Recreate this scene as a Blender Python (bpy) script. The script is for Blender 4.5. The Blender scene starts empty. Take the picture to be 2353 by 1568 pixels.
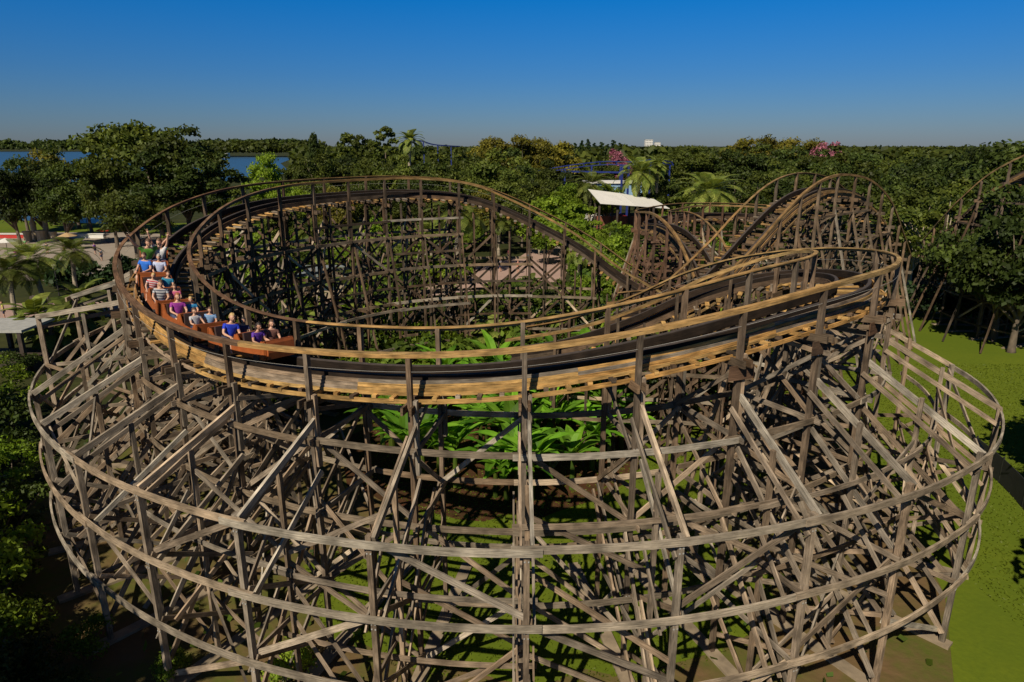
import bpy, bmesh, math, random
import numpy as np
from mathutils import Vector, Matrix
R=random.Random(7); NR=np.random.RandomState(5)
C=bpy.context.scene.collection
H=15.5; F=1570.0; PT=math.radians(15.96); SP,CP=math.sin(PT),math.cos(PT)
V=Vector
def ray(px,py):
    u=(px-1176.5)/F; v=(784-py)/F
    return u, CP+v*SP, -SP+v*CP
def P(px,py,d):
    u,h,z=ray(px,py); t=d/h; return V((u*t,d,H+z*t))
def G(px,py,z=0.0):
    u,h,zz=ray(px,py); t=(z-H)/zz; return V((u*t,h*t,z))
def proj(p):
    x,y,z=p[0],p[1],p[2]-H
    dep=y*CP-z*SP; up=y*SP+z*CP
    if dep<0.1: return None
    return 1176.5+F*x/dep, 784-F*up/dep, dep
# ---------------------------------------------------------------- materials
def newmat(name):
    m=bpy.data.materials.new(name); m.use_nodes=True; nt=m.node_tree
    b=nt.nodes['Principled BSDF']; return m,nt,b
def N(nt,t,**k):
    n=nt.nodes.new(t)
    for a,v in k.items(): setattr(n,a,v)
    return n
def mixc(nt,mode,f,a,b):
    n=N(nt,'ShaderNodeMix',data_type='RGBA',blend_type=mode)
    for sock,val in ((n.inputs[0],f),(n.inputs[6],a),(n.inputs[7],b)):
        if hasattr(val,'links') or hasattr(val,'is_output'): nt.links.new(val,sock)
        else: sock.default_value=val if not isinstance(val,tuple) else (val+(1,))[:4]
    return n.outputs[2]
def plain(name,col,rough=.6,var=.25,scale=3.0,metal=0,bump=0):
    m,nt,b=newmat(name)
    tc=N(nt,'ShaderNodeTexCoord'); no=N(nt,'ShaderNodeTexNoise'); no.inputs['Scale'].default_value=scale; no.inputs['Detail'].default_value=5
    nt.links.new(tc.outputs['Object'],no.inputs['Vector'])
    cr=N(nt,'ShaderNodeMapRange'); cr.inputs[1].default_value=.3; cr.inputs[2].default_value=.7; cr.inputs[3].default_value=1-var; cr.inputs[4].default_value=1+var
    nt.links.new(no.outputs[0],cr.inputs[0])
    nt.links.new(mixc(nt,'MULTIPLY',1.0,tuple(col),cr.outputs[0]),b.inputs['Base Color'])
    b.inputs['Roughness'].default_value=rough; b.inputs['Metallic'].default_value=metal
    if bump:
        bp=N(nt,'ShaderNodeBump'); bp.inputs['Strength'].default_value=bump; nt.links.new(no.outputs[0],bp.inputs['Height']); nt.links.new(bp.outputs[0],b.inputs['Normal'])
    return m
def wood_mat():
    m,nt,b=newmat('weathered_wood')
    at=N(nt,'ShaderNodeAttribute',attribute_name='tint'); uv=N(nt,'ShaderNodeUVMap'); mp=N(nt,'ShaderNodeMapping')
    mp.inputs['Scale'].default_value=(1.3,20,1); nt.links.new(uv.outputs[0],mp.inputs[0])
    n1=N(nt,'ShaderNodeTexNoise'); n1.inputs['Scale'].default_value=1.6; n1.inputs['Detail'].default_value=6; n1.inputs['Roughness'].default_value=.65; nt.links.new(mp.outputs[0],n1.inputs['Vector'])
    r1=N(nt,'ShaderNodeMapRange'); r1.inputs[1].default_value=.32; r1.inputs[2].default_value=.68; r1.inputs[3].default_value=.42; r1.inputs[4].default_value=1.4; nt.links.new(n1.outputs[0],r1.inputs[0])
    n2=N(nt,'ShaderNodeTexNoise'); n2.inputs['Scale'].default_value=1.3; n2.inputs['Detail'].default_value=5; nt.links.new(uv.outputs[0],n2.inputs['Vector'])
    r2=N(nt,'ShaderNodeMapRange'); r2.inputs[1].default_value=.35; r2.inputs[2].default_value=.65; r2.inputs[3].default_value=.5; r2.inputs[4].default_value=1.25; nt.links.new(n2.outputs[0],r2.inputs[0])
    c=mixc(nt,'MULTIPLY',1.0,at.outputs['Color'],r1.outputs[0]); c=mixc(nt,'MULTIPLY',1.0,c,r2.outputs[0])
    nt.links.new(c,b.inputs['Base Color']); b.inputs['Roughness'].default_value=.85; b.inputs['Specular IOR Level'].default_value=.2
    bp=N(nt,'ShaderNodeBump'); bp.inputs['Strength'].default_value=.3; bp.inputs['Distance'].default_value=.02; nt.links.new(n1.outputs[0],bp.inputs['Height']); nt.links.new(bp.outputs[0],b.inputs['Normal'])
    return m
WOOD=wood_mat()
STEEL=plain('galvanised_steel',(.5,.5,.48),.5,.15,8,.4)
RAILSTEEL=plain('worn_rail_steel',(.055,.042,.035),.9,.3,6,0)
CABLE=plain('pale_cable',(.33,.32,.29),.8,.1)
def leaf_mat(name,c1,c2,tr=.3,nscale=.35,rv=(.6,1.4),iv=(.6,1.45)):
    m,nt,b=newmat(name)
    oi=N(nt,'ShaderNodeObjectInfo'); geo=N(nt,'ShaderNodeNewGeometry'); no=N(nt,'ShaderNodeTexNoise'); no.inputs['Scale'].default_value=nscale; no.inputs['Detail'].default_value=4
    nt.links.new(geo.outputs['Position'],no.inputs['Vector'])
    mr=N(nt,'ShaderNodeMapRange'); mr.inputs[1].default_value=.32; mr.inputs[2].default_value=.68; nt.links.new(no.outputs[0],mr.inputs[0])
    c=mixc(nt,'MIX',mr.outputs[0],tuple(c1),tuple(c2))
    v=N(nt,'ShaderNodeMapRange'); v.inputs[3].default_value=rv[0]; v.inputs[4].default_value=rv[1]; nt.links.new(oi.outputs['Random'],v.inputs[0])
    c=mixc(nt,'MULTIPLY',1.0,c,v.outputs[0])
    g=N(nt,'ShaderNodeMapRange'); g.inputs[3].default_value=iv[0]; g.inputs[4].default_value=iv[1]; nt.links.new(geo.outputs['Random Per Island'],g.inputs[0])
    c=mixc(nt,'MULTIPLY',1.0,c,g.outputs[0])
    nt.links.new(c,b.inputs['Base Color']); b.inputs['Roughness'].default_value=.55; b.inputs['Specular IOR Level'].default_value=.2
    t=N(nt,'ShaderNodeBsdfTranslucent'); nt.links.new(mixc(nt,'MULTIPLY',1.0,c,(1.4,1.35,.5)),t.inputs[0])
    mx=N(nt,'ShaderNodeMixShader'); mx.inputs[0].default_value=tr; nt.links.new(b.outputs[0],mx.inputs[1]); nt.links.new(t.outputs[0],mx.inputs[2])
    nt.links.new(mx.outputs[0],nt.nodes['Material Output'].inputs[0]); return m
L_OAK=leaf_mat('oak_leaves',(.045,.068,.010),(.11,.13,.020))
L_DARK=leaf_mat('dark_leaves',(.025,.042,.009),(.065,.09,.016))
L_SHADE=leaf_mat('deep_green_leaves',(.012,.028,.008),(.03,.055,.014),.2)
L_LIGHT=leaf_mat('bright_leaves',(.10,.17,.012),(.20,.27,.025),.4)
L_YEL=leaf_mat('olive_leaves',(.11,.11,.012),(.20,.17,.022))
L_PINK=leaf_mat('pink_blossom',(.26,.07,.12),(.36,.15,.19))
L_PALM=leaf_mat('palm_leaves',(.08,.12,.02),(.18,.20,.04),.3,1)
L_BAN=leaf_mat('banana_leaves',(.05,.15,.008),(.15,.30,.020),.35,.8)
L_SHR=leaf_mat('shrub_leaves',(.03,.065,.010),(.12,.17,.020),.35,.6)
BARK=plain('bark',(.13,.10,.07),.9,.35,2,0,.4)
BARKL=plain('pale_bark',(.30,.25,.18),.9,.3,3,0,.3)
CONC=plain('footing_concrete',(.25,.195,.13),.9,.35,2,0,.2)
# ---------------------------------------------------------------- mesh builder
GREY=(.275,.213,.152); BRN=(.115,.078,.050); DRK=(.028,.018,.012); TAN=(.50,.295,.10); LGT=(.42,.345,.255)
class MB:
    def __init__(s): s.v=[];s.f=[];s.uv=[];s.t=[];s.m=[]
    def face(s,idx,uvs,t,m=0):
        s.f.append(idx); s.uv+=uvs; s.t+=[t]*len(idx); s.m.append(m)
    def sweep(s,pts,w,h,t=GREY,up=V((0,0,1)),jit=.35,m=0):
        k=1+R.uniform(-jit,jit); k2=R.uniform(-.09,.09)
        t=(t[0]*k*(1+k2),t[1]*k,t[2]*k*(1-k2),1.0)
        ou=R.uniform(0,90); ov=R.uniform(0,90); b=len(s.v); n=len(pts); L=0; Ls=[]
        for i,p in enumerate(pts):
            d=(pts[min(i+1,n-1)]-pts[max(i-1,0)])
            if d.length<1e-6: d=V((0,0,1))
            d.normalize(); sd=d.cross(up)
            if sd.length<.05: sd=d.cross(V((0,1,0)))
            sd.normalize(); u=sd.cross(d)
            for a,c in ((-1,-1),(1,-1),(1,1),(-1,1)): s.v.append(tuple(p+sd*(a*w/2)+u*(c*h/2)))
            if i: L+=(p-pts[i-1]).length
            Ls.append(L)
        per=[0,w,w+h,2*w+h,2*w+2*h]
        for i in range(n-1):
            A=b+4*i; B=A+4
            for j in range(4):
                k_=(j+1)%4
                s.face((A+j,B+j,B+k_,A+k_),[(ou+Ls[i],ov+per[j]),(ou+Ls[i+1],ov+per[j]),(ou+Ls[i+1],ov+per[j+1]),(ou+Ls[i],ov+per[j+1])],t,m)
        q=[(ou,ov),(ou+.05,ov),(ou+.05,ov+h),(ou,ov+h)]
        s.face((b,b+1,b+2,b+3),q,t,m); e=b+4*(n-1); s.face((e+3,e+2,e+1,e),q,t,m)
        return s
    def beam(s,a,b,w,h,t=GREY,up=V((0,0,1)),jit=.35,m=0): return s.sweep([V(a),V(b)],w,h,t,up,jit,m)
    def tube(s,pts,rs,seg=6,t=GREY,m=0,jit=.1):
        k=1+R.uniform(-jit,jit); t=(t[0]*k,t[1]*k,t[2]*k,1.0); b=len(s.v); n=len(pts)
        for i,p in enumerate(pts):
            p=V(p); d=V(pts[min(i+1,n-1)])-V(pts[max(i-1,0)]); d.normalize(); sd=d.cross(V((0,0,1)))
            if sd.length<.05: sd=V((1,0,0))
            sd.normalize(); u=sd.cross(d); r=rs[i] if hasattr(rs,'__len__') else rs
            for j in range(seg):
                a=2*math.pi*j/seg; s.v.append(tuple(p+sd*(r*math.cos(a))+u*(r*math.sin(a))))
        for i in range(n-1):
            for j in range(seg):
                k_=(j+1)%seg; A=b+seg*i; s.face((A+j,A+seg+j,A+seg+k_,A+k_),[(i,j/seg),(i+1,j/seg),(i+1,(j+1)/seg),(i,(j+1)/seg)],t,m)
        s.face(tuple(b+j for j in range(seg)),[(0,0)]*seg,t,m); e=b+seg*(n-1); s.face(tuple(e+seg-1-j for j in range(seg)),[(0,0)]*seg,t,m)
        return s
    def box(s,c,sz,t=GREY,m=0):
        c=V(c); return s.beam(c-V((0,sz[1]/2,0)),c+V((0,sz[1]/2,0)),sz[0],sz[2],t,m=m,jit=.03)
    def merge(s,o):
        b=len(s.v); s.v+=o.v; s.f+=[tuple(i+b for i in f) for f in o.f]; s.uv+=o.uv; s.t+=o.t; s.m+=o.m; return s
    def build(s,name,mats,parent=None,smooth=False):
        me=bpy.data.meshes.new(name); me.from_pydata(s.v,[],s.f)
        ul=me.uv_layers.new(name='UVMap'); ul.data.foreach_set('uv',np.array(s.uv,dtype=np.float32).ravel())
        ca=me.color_attributes.new('tint','FLOAT_COLOR','CORNER'); tt=[(x+(1.0,))[:4] for x in s.t]; ca.data.foreach_set('color',np.array(tt,dtype=np.float32).ravel())
        me.polygons.foreach_set('material_index',s.m)
        if smooth: me.polygons.foreach_set('use_smooth',[True]*len(s.f))
        if not isinstance(mats,(list,tuple)): mats=[mats]
        for m in mats: me.materials.append(m)
        me.update(); o=bpy.data.objects.new(name,me); C.objects.link(o)
        if parent: o.parent=parent
        return o
def tag(o,label=None,cat=None,group=None,kind=None):
    if label:o['label']=label
    if cat:o['category']=cat
    if group:o['group']=group
    if kind:o['kind']=kind
    return o
def empty(name,loc,label,cat,group=None,rz=0):
    o=bpy.data.objects.new(name,None); C.objects.link(o); o.location=loc; o.rotation_euler=(0,0,rz); return tag(o,label,cat,group)
def copy_tree(o,parent=None):
    c=o.copy(); C.objects.link(c); c.parent=parent
    for ch in list(o.children): copy_tree(ch,c)
    return c
class Parts:
    def __init__(s): s.d={}
    def add(s,name,mb):
        n=len(mb.v); c=V((0,0,0))
        for v in mb.v: c+=V(v)
        c/=n; q=proj(c); pr=0
        if q:
            ins=-60<q[0]<2413 and -60<q[1]<1700
            sz=max((V(mb.v[0])-V(mb.v[-1])).length,.1)
            pr=(sz/q[2])*(1 if ins else .02)
        s.d.setdefault(name,[]).append((pr,mb))
    def flush(s,root,mats,limit=98):
        for name,l in s.d.items():
            l.sort(key=lambda a:-a[0])
            for pr,mb in l[:limit]: mb.build(name,mats,root)
            if l[limit:]:
                M=MB()
                for pr,mb in l[limit:]: M.merge(mb)
                tag(M.build(name,mats,root),kind='stuff')
# ---------------------------------------------------------------- track
def smooth_path(pts,step):
    pts=[V(p) for p in pts]; P_=[pts[0]*2-pts[1]]+pts+[pts[-1]*2-pts[-2]]; out=[]
    for i in range(1,len(P_)-2):
        a,b,c,d=P_[i-1:i+3]
        for k in range(24):
            t=k/24; out.append(.5*((2*b)+(c-a)*t+(2*a-5*b+4*c-d)*t*t+(3*b-a-3*c+d)*t**3))
    out.append(pts[-1]); cum=[0]
    for i in range(1,len(out)): cum.append(cum[-1]+(out[i]-out[i-1]).length)
    n=int(cum[-1]/step); r=[]; j=0
    for i in range(n+1):
        s=i*step
        while j<len(cum)-2 and cum[j+1]<s: j+=1
        f=(s-cum[j])/max(cum[j+1]-cum[j],1e-6); r.append(out[j].lerp(out[j+1],f))
    for _ in range(3): r=[r[0]]+[(r[i-1]+r[i]*2+r[i+1])/4 for i in range(1,len(r)-1)]+[r[-1]]
    return r
class Track:
    def __init__(s,pts,bank=5.0,step=.285):
        s.p=smooth_path(pts,step); n=len(s.p); s.n=n; s.nr=[]
        for i in range(n):
            d=s.p[min(i+1,n-1)]-s.p[max(i-1,0)]; d.z=0; d.normalize(); s.nr.append(V((d.y,-d.x,0)))
        s.bk=math.tan(math.radians(bank))
    def at(s,i,off,dz=0,banked=True):
        i=max(0,min(s.n-1,i)); q=s.p[i]+s.nr[i]*off; q.z+=dz+(off*s.bk if banked else 0); return q
    def flat(s,i,off,z):
        i=max(0,min(s.n-1,i)); q=s.p[i]+s.nr[i]*off; q.z=z; return q
    def line(s,a,b,off,dz,banked=True,st=1): 
        r=list(range(a,b,st))
        if r[-1]!=b-1: r.append(b-1)
        return [s.at(i,off,dz,banked) for i in r]
def build_deck(T,root,parts,tanfun,cable=True):
    n=T.n
    for off in (-.55,.55):
        MB().sweep(T.line(0,n,off,-.14),.15,.28,DRK,jit=.02).build('rail',WOOD,root)
        MB().sweep(T.line(0,n,off,.014),.11,.024,DRK).build('running_strip',RAILSTEEL,root)
    k=0
    while k<n-1:
        e=min(k+22,n)
        for q,dz in enumerate((-.15,-.255,-.36,-.465)):
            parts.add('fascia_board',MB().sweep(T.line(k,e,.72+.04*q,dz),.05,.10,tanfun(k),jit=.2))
        parts.add('fascia_board',MB().sweep(T.line(k,e,1.14,-.60),.05,.12,tanfun(k),jit=.2))
        parts.add('fascia_board',MB().sweep(T.line(k,e,-.70,-.27),.05,.22,BRN,jit=.2))
        k+=21
    for i in range(0,n,2):
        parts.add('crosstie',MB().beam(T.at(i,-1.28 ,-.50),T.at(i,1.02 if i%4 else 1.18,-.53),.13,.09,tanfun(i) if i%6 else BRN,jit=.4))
    W=MB()
    for i in range(0,n,2):
        W.beam(T.at(i,-1.30,-.40),T.at(i,-.76,-.40),.20,.04,TAN if R.random()<.35 else GREY,jit=.35)
    tag(W.build('walkway_plank',WOOD,root),kind='stuff')
    for side in (-1,1):
        k=0
        while k<n-1:
            e=min(k+21,n); c=tanfun(k,True)
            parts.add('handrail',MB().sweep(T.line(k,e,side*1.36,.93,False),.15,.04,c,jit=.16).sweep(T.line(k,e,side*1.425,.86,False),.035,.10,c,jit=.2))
            k+=20
    if cable:
        MB().tube(T.line(0,n,1.40,.42,False,2),.005,4,LGT).build('cable',CABLE,root)
def bolts(mb,p,nrm,tan):
    for a in (-.045,.045):
        for b in (-.07,.07):
            c=p+tan*a+V((0,0,b)); mb.beam(c,c+nrm*.02,.035,.035,LGT,m=1)
GZ=0.06
cx,cy,RC=.3,34.0,15.6
def circ(th,z,r=RC):
    r+=.75*math.exp(-((th+78)/26.0)**2)
    a=math.radians(th); return V((cx+r*math.sin(a),cy-r*math.cos(a),H+z))
zs=[(-177,-4.3),(-165,-3.3),(-150,-2.95),(-137,-2.95),(-125,-3.0),(-114,-3.1),(-103,-3.4),(-92,-3.95),(-80,-4.75),(-70,-5.3),(-60,-5.75),(-51,-6.15),(-42,-6.38),(-32,-6.45),(-21,-6.35),(-10,-6.22),(0,-5.98),(10,-5.6),(20,-5.2),(30,-4.86),(38,-4.74),(46,-4.72)]
pts=[V((24,44.5,3.0)),V((18,45.6,3.2)),V((13,46.8,4.0)),V((8.6,48.2,6.0)),V((4.6,49.3,8.7))]+[circ(a,z) for a,z in zs]+[V((12.75,25.2,10.7)),V((13.25,27.3,10.55)),V((12.8,29.4,10.25)),V((11.2,31.0,9.7)),V((8.8,31.8,8.8)),V((6,32.1,7.4)),V((3,32.6,6.2)),V((0,33.8,5.3))]
T=Track(pts,4.0)
def nearest(T,p): return min(range(T.n),key=lambda i:(T.p[i]-p).length)
i0=nearest(T,circ(.5,-5.97)); BS=10
root=empty('roller_coaster',(0,0,0),'weathered brown wooden coaster loop in the foreground, its circular track carrying the orange train','roller coaster')
parts=Parts()
def thof(i): q=T.p[i]; return math.degrees(math.atan2(q.x-cx,cy-q.y))
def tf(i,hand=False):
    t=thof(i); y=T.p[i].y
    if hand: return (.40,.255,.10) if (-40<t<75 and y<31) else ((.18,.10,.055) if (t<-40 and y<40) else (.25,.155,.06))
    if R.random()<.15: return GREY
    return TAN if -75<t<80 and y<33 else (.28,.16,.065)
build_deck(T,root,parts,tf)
bents=[i for i in range(i0%BS,T.n,BS)]
LV=[H-3.9,H-5.9,H-8.1,H-10.4,H-12.8]
OLV=[H-6.8,H-8.9,H-11.0,H-13.1]
Z=V((0,0,1))
nearest_curl=nearest(T,V((13.25,27.3,10.5)))
endout=nearest(T,V((12.8,29.4,10.25)))
startb=nearest(T,circ(-172,-4))
def otop(i): return 0 if (thof(i)<-62) else 1
def centre(i): return abs(thof(i)-2)<24 and T.p[i].y<31
def ooff(i):
    t=thof(i)
    if i>nearest_curl: return 4.7
    if t<-110: return 3.4
    if t>30: return 4.6+min(.5,(t-30)*.03)
    return 4.6
for bi,i in enumerate(bents):
    zr=T.p[i].z; tg=V((-T.nr[i].y,T.nr[i].x,0)); nr=T.nr[i]; th=thof(i); front=T.p[i].y<31
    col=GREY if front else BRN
    last=i>endout+12; cen_=centre(i)
    for off in (-1.36,1.36):
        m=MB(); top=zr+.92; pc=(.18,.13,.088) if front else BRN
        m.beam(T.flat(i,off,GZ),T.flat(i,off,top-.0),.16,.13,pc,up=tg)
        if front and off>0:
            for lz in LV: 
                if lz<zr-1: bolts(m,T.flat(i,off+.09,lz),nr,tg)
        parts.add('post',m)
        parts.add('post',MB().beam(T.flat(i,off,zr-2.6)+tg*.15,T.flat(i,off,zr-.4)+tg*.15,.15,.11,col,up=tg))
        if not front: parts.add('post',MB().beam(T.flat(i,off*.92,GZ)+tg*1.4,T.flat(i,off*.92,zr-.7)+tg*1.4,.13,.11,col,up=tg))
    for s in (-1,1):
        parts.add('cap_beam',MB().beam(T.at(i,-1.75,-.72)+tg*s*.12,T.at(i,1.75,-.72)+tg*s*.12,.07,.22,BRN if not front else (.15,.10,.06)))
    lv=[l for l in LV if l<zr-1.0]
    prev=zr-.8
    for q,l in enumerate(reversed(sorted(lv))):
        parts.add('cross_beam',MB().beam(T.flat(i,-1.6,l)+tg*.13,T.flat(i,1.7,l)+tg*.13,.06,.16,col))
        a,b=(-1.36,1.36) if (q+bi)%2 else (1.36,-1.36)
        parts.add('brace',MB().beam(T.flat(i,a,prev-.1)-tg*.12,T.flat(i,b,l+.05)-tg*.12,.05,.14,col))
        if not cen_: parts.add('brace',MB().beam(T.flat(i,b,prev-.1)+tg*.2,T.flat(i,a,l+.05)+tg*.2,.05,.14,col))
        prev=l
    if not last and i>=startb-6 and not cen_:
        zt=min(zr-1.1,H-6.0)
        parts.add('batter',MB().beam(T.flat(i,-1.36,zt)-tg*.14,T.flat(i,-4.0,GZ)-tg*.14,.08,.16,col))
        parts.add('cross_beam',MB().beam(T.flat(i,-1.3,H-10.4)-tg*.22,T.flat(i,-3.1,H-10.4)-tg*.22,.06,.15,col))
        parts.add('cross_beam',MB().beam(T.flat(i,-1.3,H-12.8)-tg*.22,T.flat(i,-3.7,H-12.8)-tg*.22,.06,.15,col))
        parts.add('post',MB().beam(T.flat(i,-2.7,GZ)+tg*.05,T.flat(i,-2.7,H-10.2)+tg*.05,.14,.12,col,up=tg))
        parts.add('brace',MB().beam(T.flat(i,-1.3,H-12.6)+tg*.2,T.flat(i,-3.8,.6)+tg*.2,.05,.14,col))
    if startb<=i<=endout:
        oo=ooff(i); ot=OLV[otop(i)]; mo=(oo+1.36)/2
        m=MB(); m.beam(T.flat(i,oo,GZ),T.flat(i,oo,ot+.14),.16,.14,GREY,up=tg)
        if front:
            for lz in OLV: 
                if lz<=ot: bolts(m,T.flat(i,oo+.075,lz-.25),nr,tg)
        parts.add('post',m)
        parts.add('post',MB().beam(T.flat(i,mo,GZ)+tg*.05,T.flat(i,mo,(ot+zr-1.3)/2-.1)+tg*.05,.13,.12,GREY,up=tg))
        st=min(zr-1.15,ot+2.1)
        parts.add('batter',MB().beam(T.flat(i,1.36,st)+tg*.13,T.flat(i,oo+.05,ot+.05)+tg*.13,.09,.19,LGT))
        parts.add('batter',MB().beam(T.flat(i,1.36,st-.35)-tg*.13,T.flat(i,oo+.05,ot-.45)-tg*.13,.06,.15,GREY))
        parts.add('batter',MB().beam(T.flat(i,1.36,st-1.6)+tg*.2,T.flat(i,oo,OLV[2]-.2)+tg*.2,.07,.16,LGT if R.random()<.4 else GREY))
        parts.add('batter',MB().beam(T.flat(i,1.36,OLV[2]+.6)-tg*.2,T.flat(i,oo,.5)-tg*.2,.07,.16,GREY))
        if not cen_: parts.add('batter',MB().beam(T.flat(i,-1.36,st-2.2)+tg*.27,T.flat(i,oo-.3,OLV[3]-.1)+tg*.27,.06,.15,GREY))
        parts.add('batter',MB().beam(T.flat(i,-1.36,OLV[2]+.3)-tg*.27,T.flat(i,mo+.4,.4)-tg*.27,.06,.15,GREY))
        for q,l in enumerate([x for x in OLV if x<=ot-.5]):
            if (q+bi)%3: parts.add('cross_beam',MB().beam(T.flat(i,-1.4,l)-tg*.15,T.flat(i,oo+.15,l)-tg*.15,.06,.15,GREY))
            parts.add('brace',MB().beam(T.flat(i,oo,l+.1)+tg*.12,T.flat(i,1.4,l-1.7)+tg*.12,.05,.14,GREY))
            parts.add('brace',MB().beam(T.flat(i,mo,l+1.2)-tg*.3,T.flat(i,oo-.1,l-.6)-tg*.3,.05,.13,GREY))
    f=MB(); a=-4.3 if not last else -1.8; b=5.2 if startb<=i<=endout else 1.9
    f.beam(T.flat(i,a,.03),T.flat(i,b,.03),.42,.14,(1,1,1),jit=.02); f.build('footing',CONC,root)
def ring(off,lvl,a,b,h,th,col,cond,name='ledger',span=2,ph=0):
    bl=[i for i in bents if a<=i<=b]; k=ph
    while k<len(bl)-1:
        e=min(k+span,len(bl)-1); s=bl[k]; t=bl[e]
        if cond(s) and cond(t):
            alt=.04*((k//span)%2); o=off(s) if callable(off) else off; o2=off(t) if callable(off) else off
            rr=range(max(0,s-1),min(T.n,t+2)); L=[]; dz=R.uniform(-.04,.04)
            for i in rr:
                f=(i-s)/max(1,(t-s)); L.append(T.flat(i,o+(o2-o)*f+alt,lvl+dz+R.uniform(-.004,.004)))
            parts.add(name,MB().sweep(L,th,h,col if R.random()<.75 else LGT,jit=.22))
        k+=span
for l in OLV:
    ring(lambda i:ooff(i)+.125,l,startb,endout,.19,.07,(.33,.265,.19),lambda i,l=l:l<=OLV[otop(i)]+.01)
    if l<H-8: ring(lambda i:(ooff(i)+1.36)/2+.1,l-.4,startb,endout,.15,.05,GREY,lambda i:T.p[i].y<34 and R.random()<.7)
for l in LV:
    for off in (1.48,-1.48):
        ring(off,l,0,T.n,.18,.06,(.22,.165,.11),lambda i,l=l:l<T.p[i].z-1.2)
        ring(off*.98,l+1.1,startb-20,startb+150,.14,.05,BRN,lambda i,l=l:l<T.p[i].z-2.4 and T.p[i].y>33 and R.random()<.6)
ring(-3.2,H-10.4,startb,endout,.16,.06,GREY,lambda i:not centre(i)); ring(-3.75,H-12.8,startb,endout,.16,.06,GREY,lambda i:not centre(i))
for k in range(len(bents)-1):
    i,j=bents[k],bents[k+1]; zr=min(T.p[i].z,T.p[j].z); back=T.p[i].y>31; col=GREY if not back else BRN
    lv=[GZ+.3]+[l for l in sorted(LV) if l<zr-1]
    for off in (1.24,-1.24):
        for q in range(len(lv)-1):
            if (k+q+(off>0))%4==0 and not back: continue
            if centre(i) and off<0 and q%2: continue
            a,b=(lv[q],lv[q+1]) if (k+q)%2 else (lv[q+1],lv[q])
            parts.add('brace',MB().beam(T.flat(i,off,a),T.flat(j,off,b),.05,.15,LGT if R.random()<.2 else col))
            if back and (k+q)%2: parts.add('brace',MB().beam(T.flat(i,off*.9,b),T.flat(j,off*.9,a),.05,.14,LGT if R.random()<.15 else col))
    if startb<=i and j<=endout:
        ot=min(OLV[otop(i)],OLV[otop(j)]); lv=[GZ+.3]+[l for l in sorted(OLV) if l<=ot+.01]
        for q in range(len(lv)-1):
            a,b=(lv[q]+.1,lv[q+1]-.1) if (k//2+q)%2 else (lv[q+1]-.1,lv[q]+.1)
            if (k+q)%2: parts.add('brace',MB().beam(T.flat(i,ooff(i)-.12,a),T.flat(j,ooff(j)-.12,b),.05,.17,LGT if R.random()<.6 else GREY))
            if T.p[i].y<36 and (k+q)%3: parts.add('brace',MB().beam(T.flat(i,(ooff(i)+1.36)/2,b),T.flat(j,(ooff(j)+1.36)/2,a),.05,.14,GREY))
        if T.p[i].y<36:
            mo=(ooff(i)+1.36)/2; offs=[-3.0,-1.36,1.36,mo,ooff(i)]
            for _ in range(4 if centre(i) else 7):
                a=R.randrange(1 if centre(i) else 0,4); za=R.choice([H-8.3,H-9.4,H-10.6,H-11.7,H-12.9]); zb=max(.3,za-R.uniform(1.6,2.9)); o1,o2=offs[a],offs[a+1]
                if a<1 or centre(i): za=min(za,H-10); zb=max(.3,min(zb,za-1.6))
                if R.random()<.5: 
                    s=R.uniform(-.35,.35); tg=V((-T.nr[i].y,T.nr[i].x,0))
                    parts.add('brace',MB().beam(T.flat(i,o1,za)+tg*s,T.flat(i,o2,zb)+tg*s,.05,.14,LGT if R.random()<.3 else GREY))
                else:
                    x,y=(i,j) if R.random()<.5 else (j,i)
                    parts.add('brace',MB().beam(T.flat(x,o1,za),T.flat(y,o2,zb),.05,.15,LGT if R.random()<.3 else GREY))
for th in (20.9,31.4,42,52):
    i=min(bents,key=lambda i:abs(thof(i)-th)+(100 if T.p[i].y>30 else 0)); tg=V((-T.nr[i].y,T.nr[i].x,0))
    parts.add('gusset_plate',MB().beam(T.at(i,1.50,-1.0)-tg*.42,T.at(i,1.50,-1.0)+tg*.42,.03,.42,(.11,.065,.04)))
parts.flush(root,[WOOD,STEEL])
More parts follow.
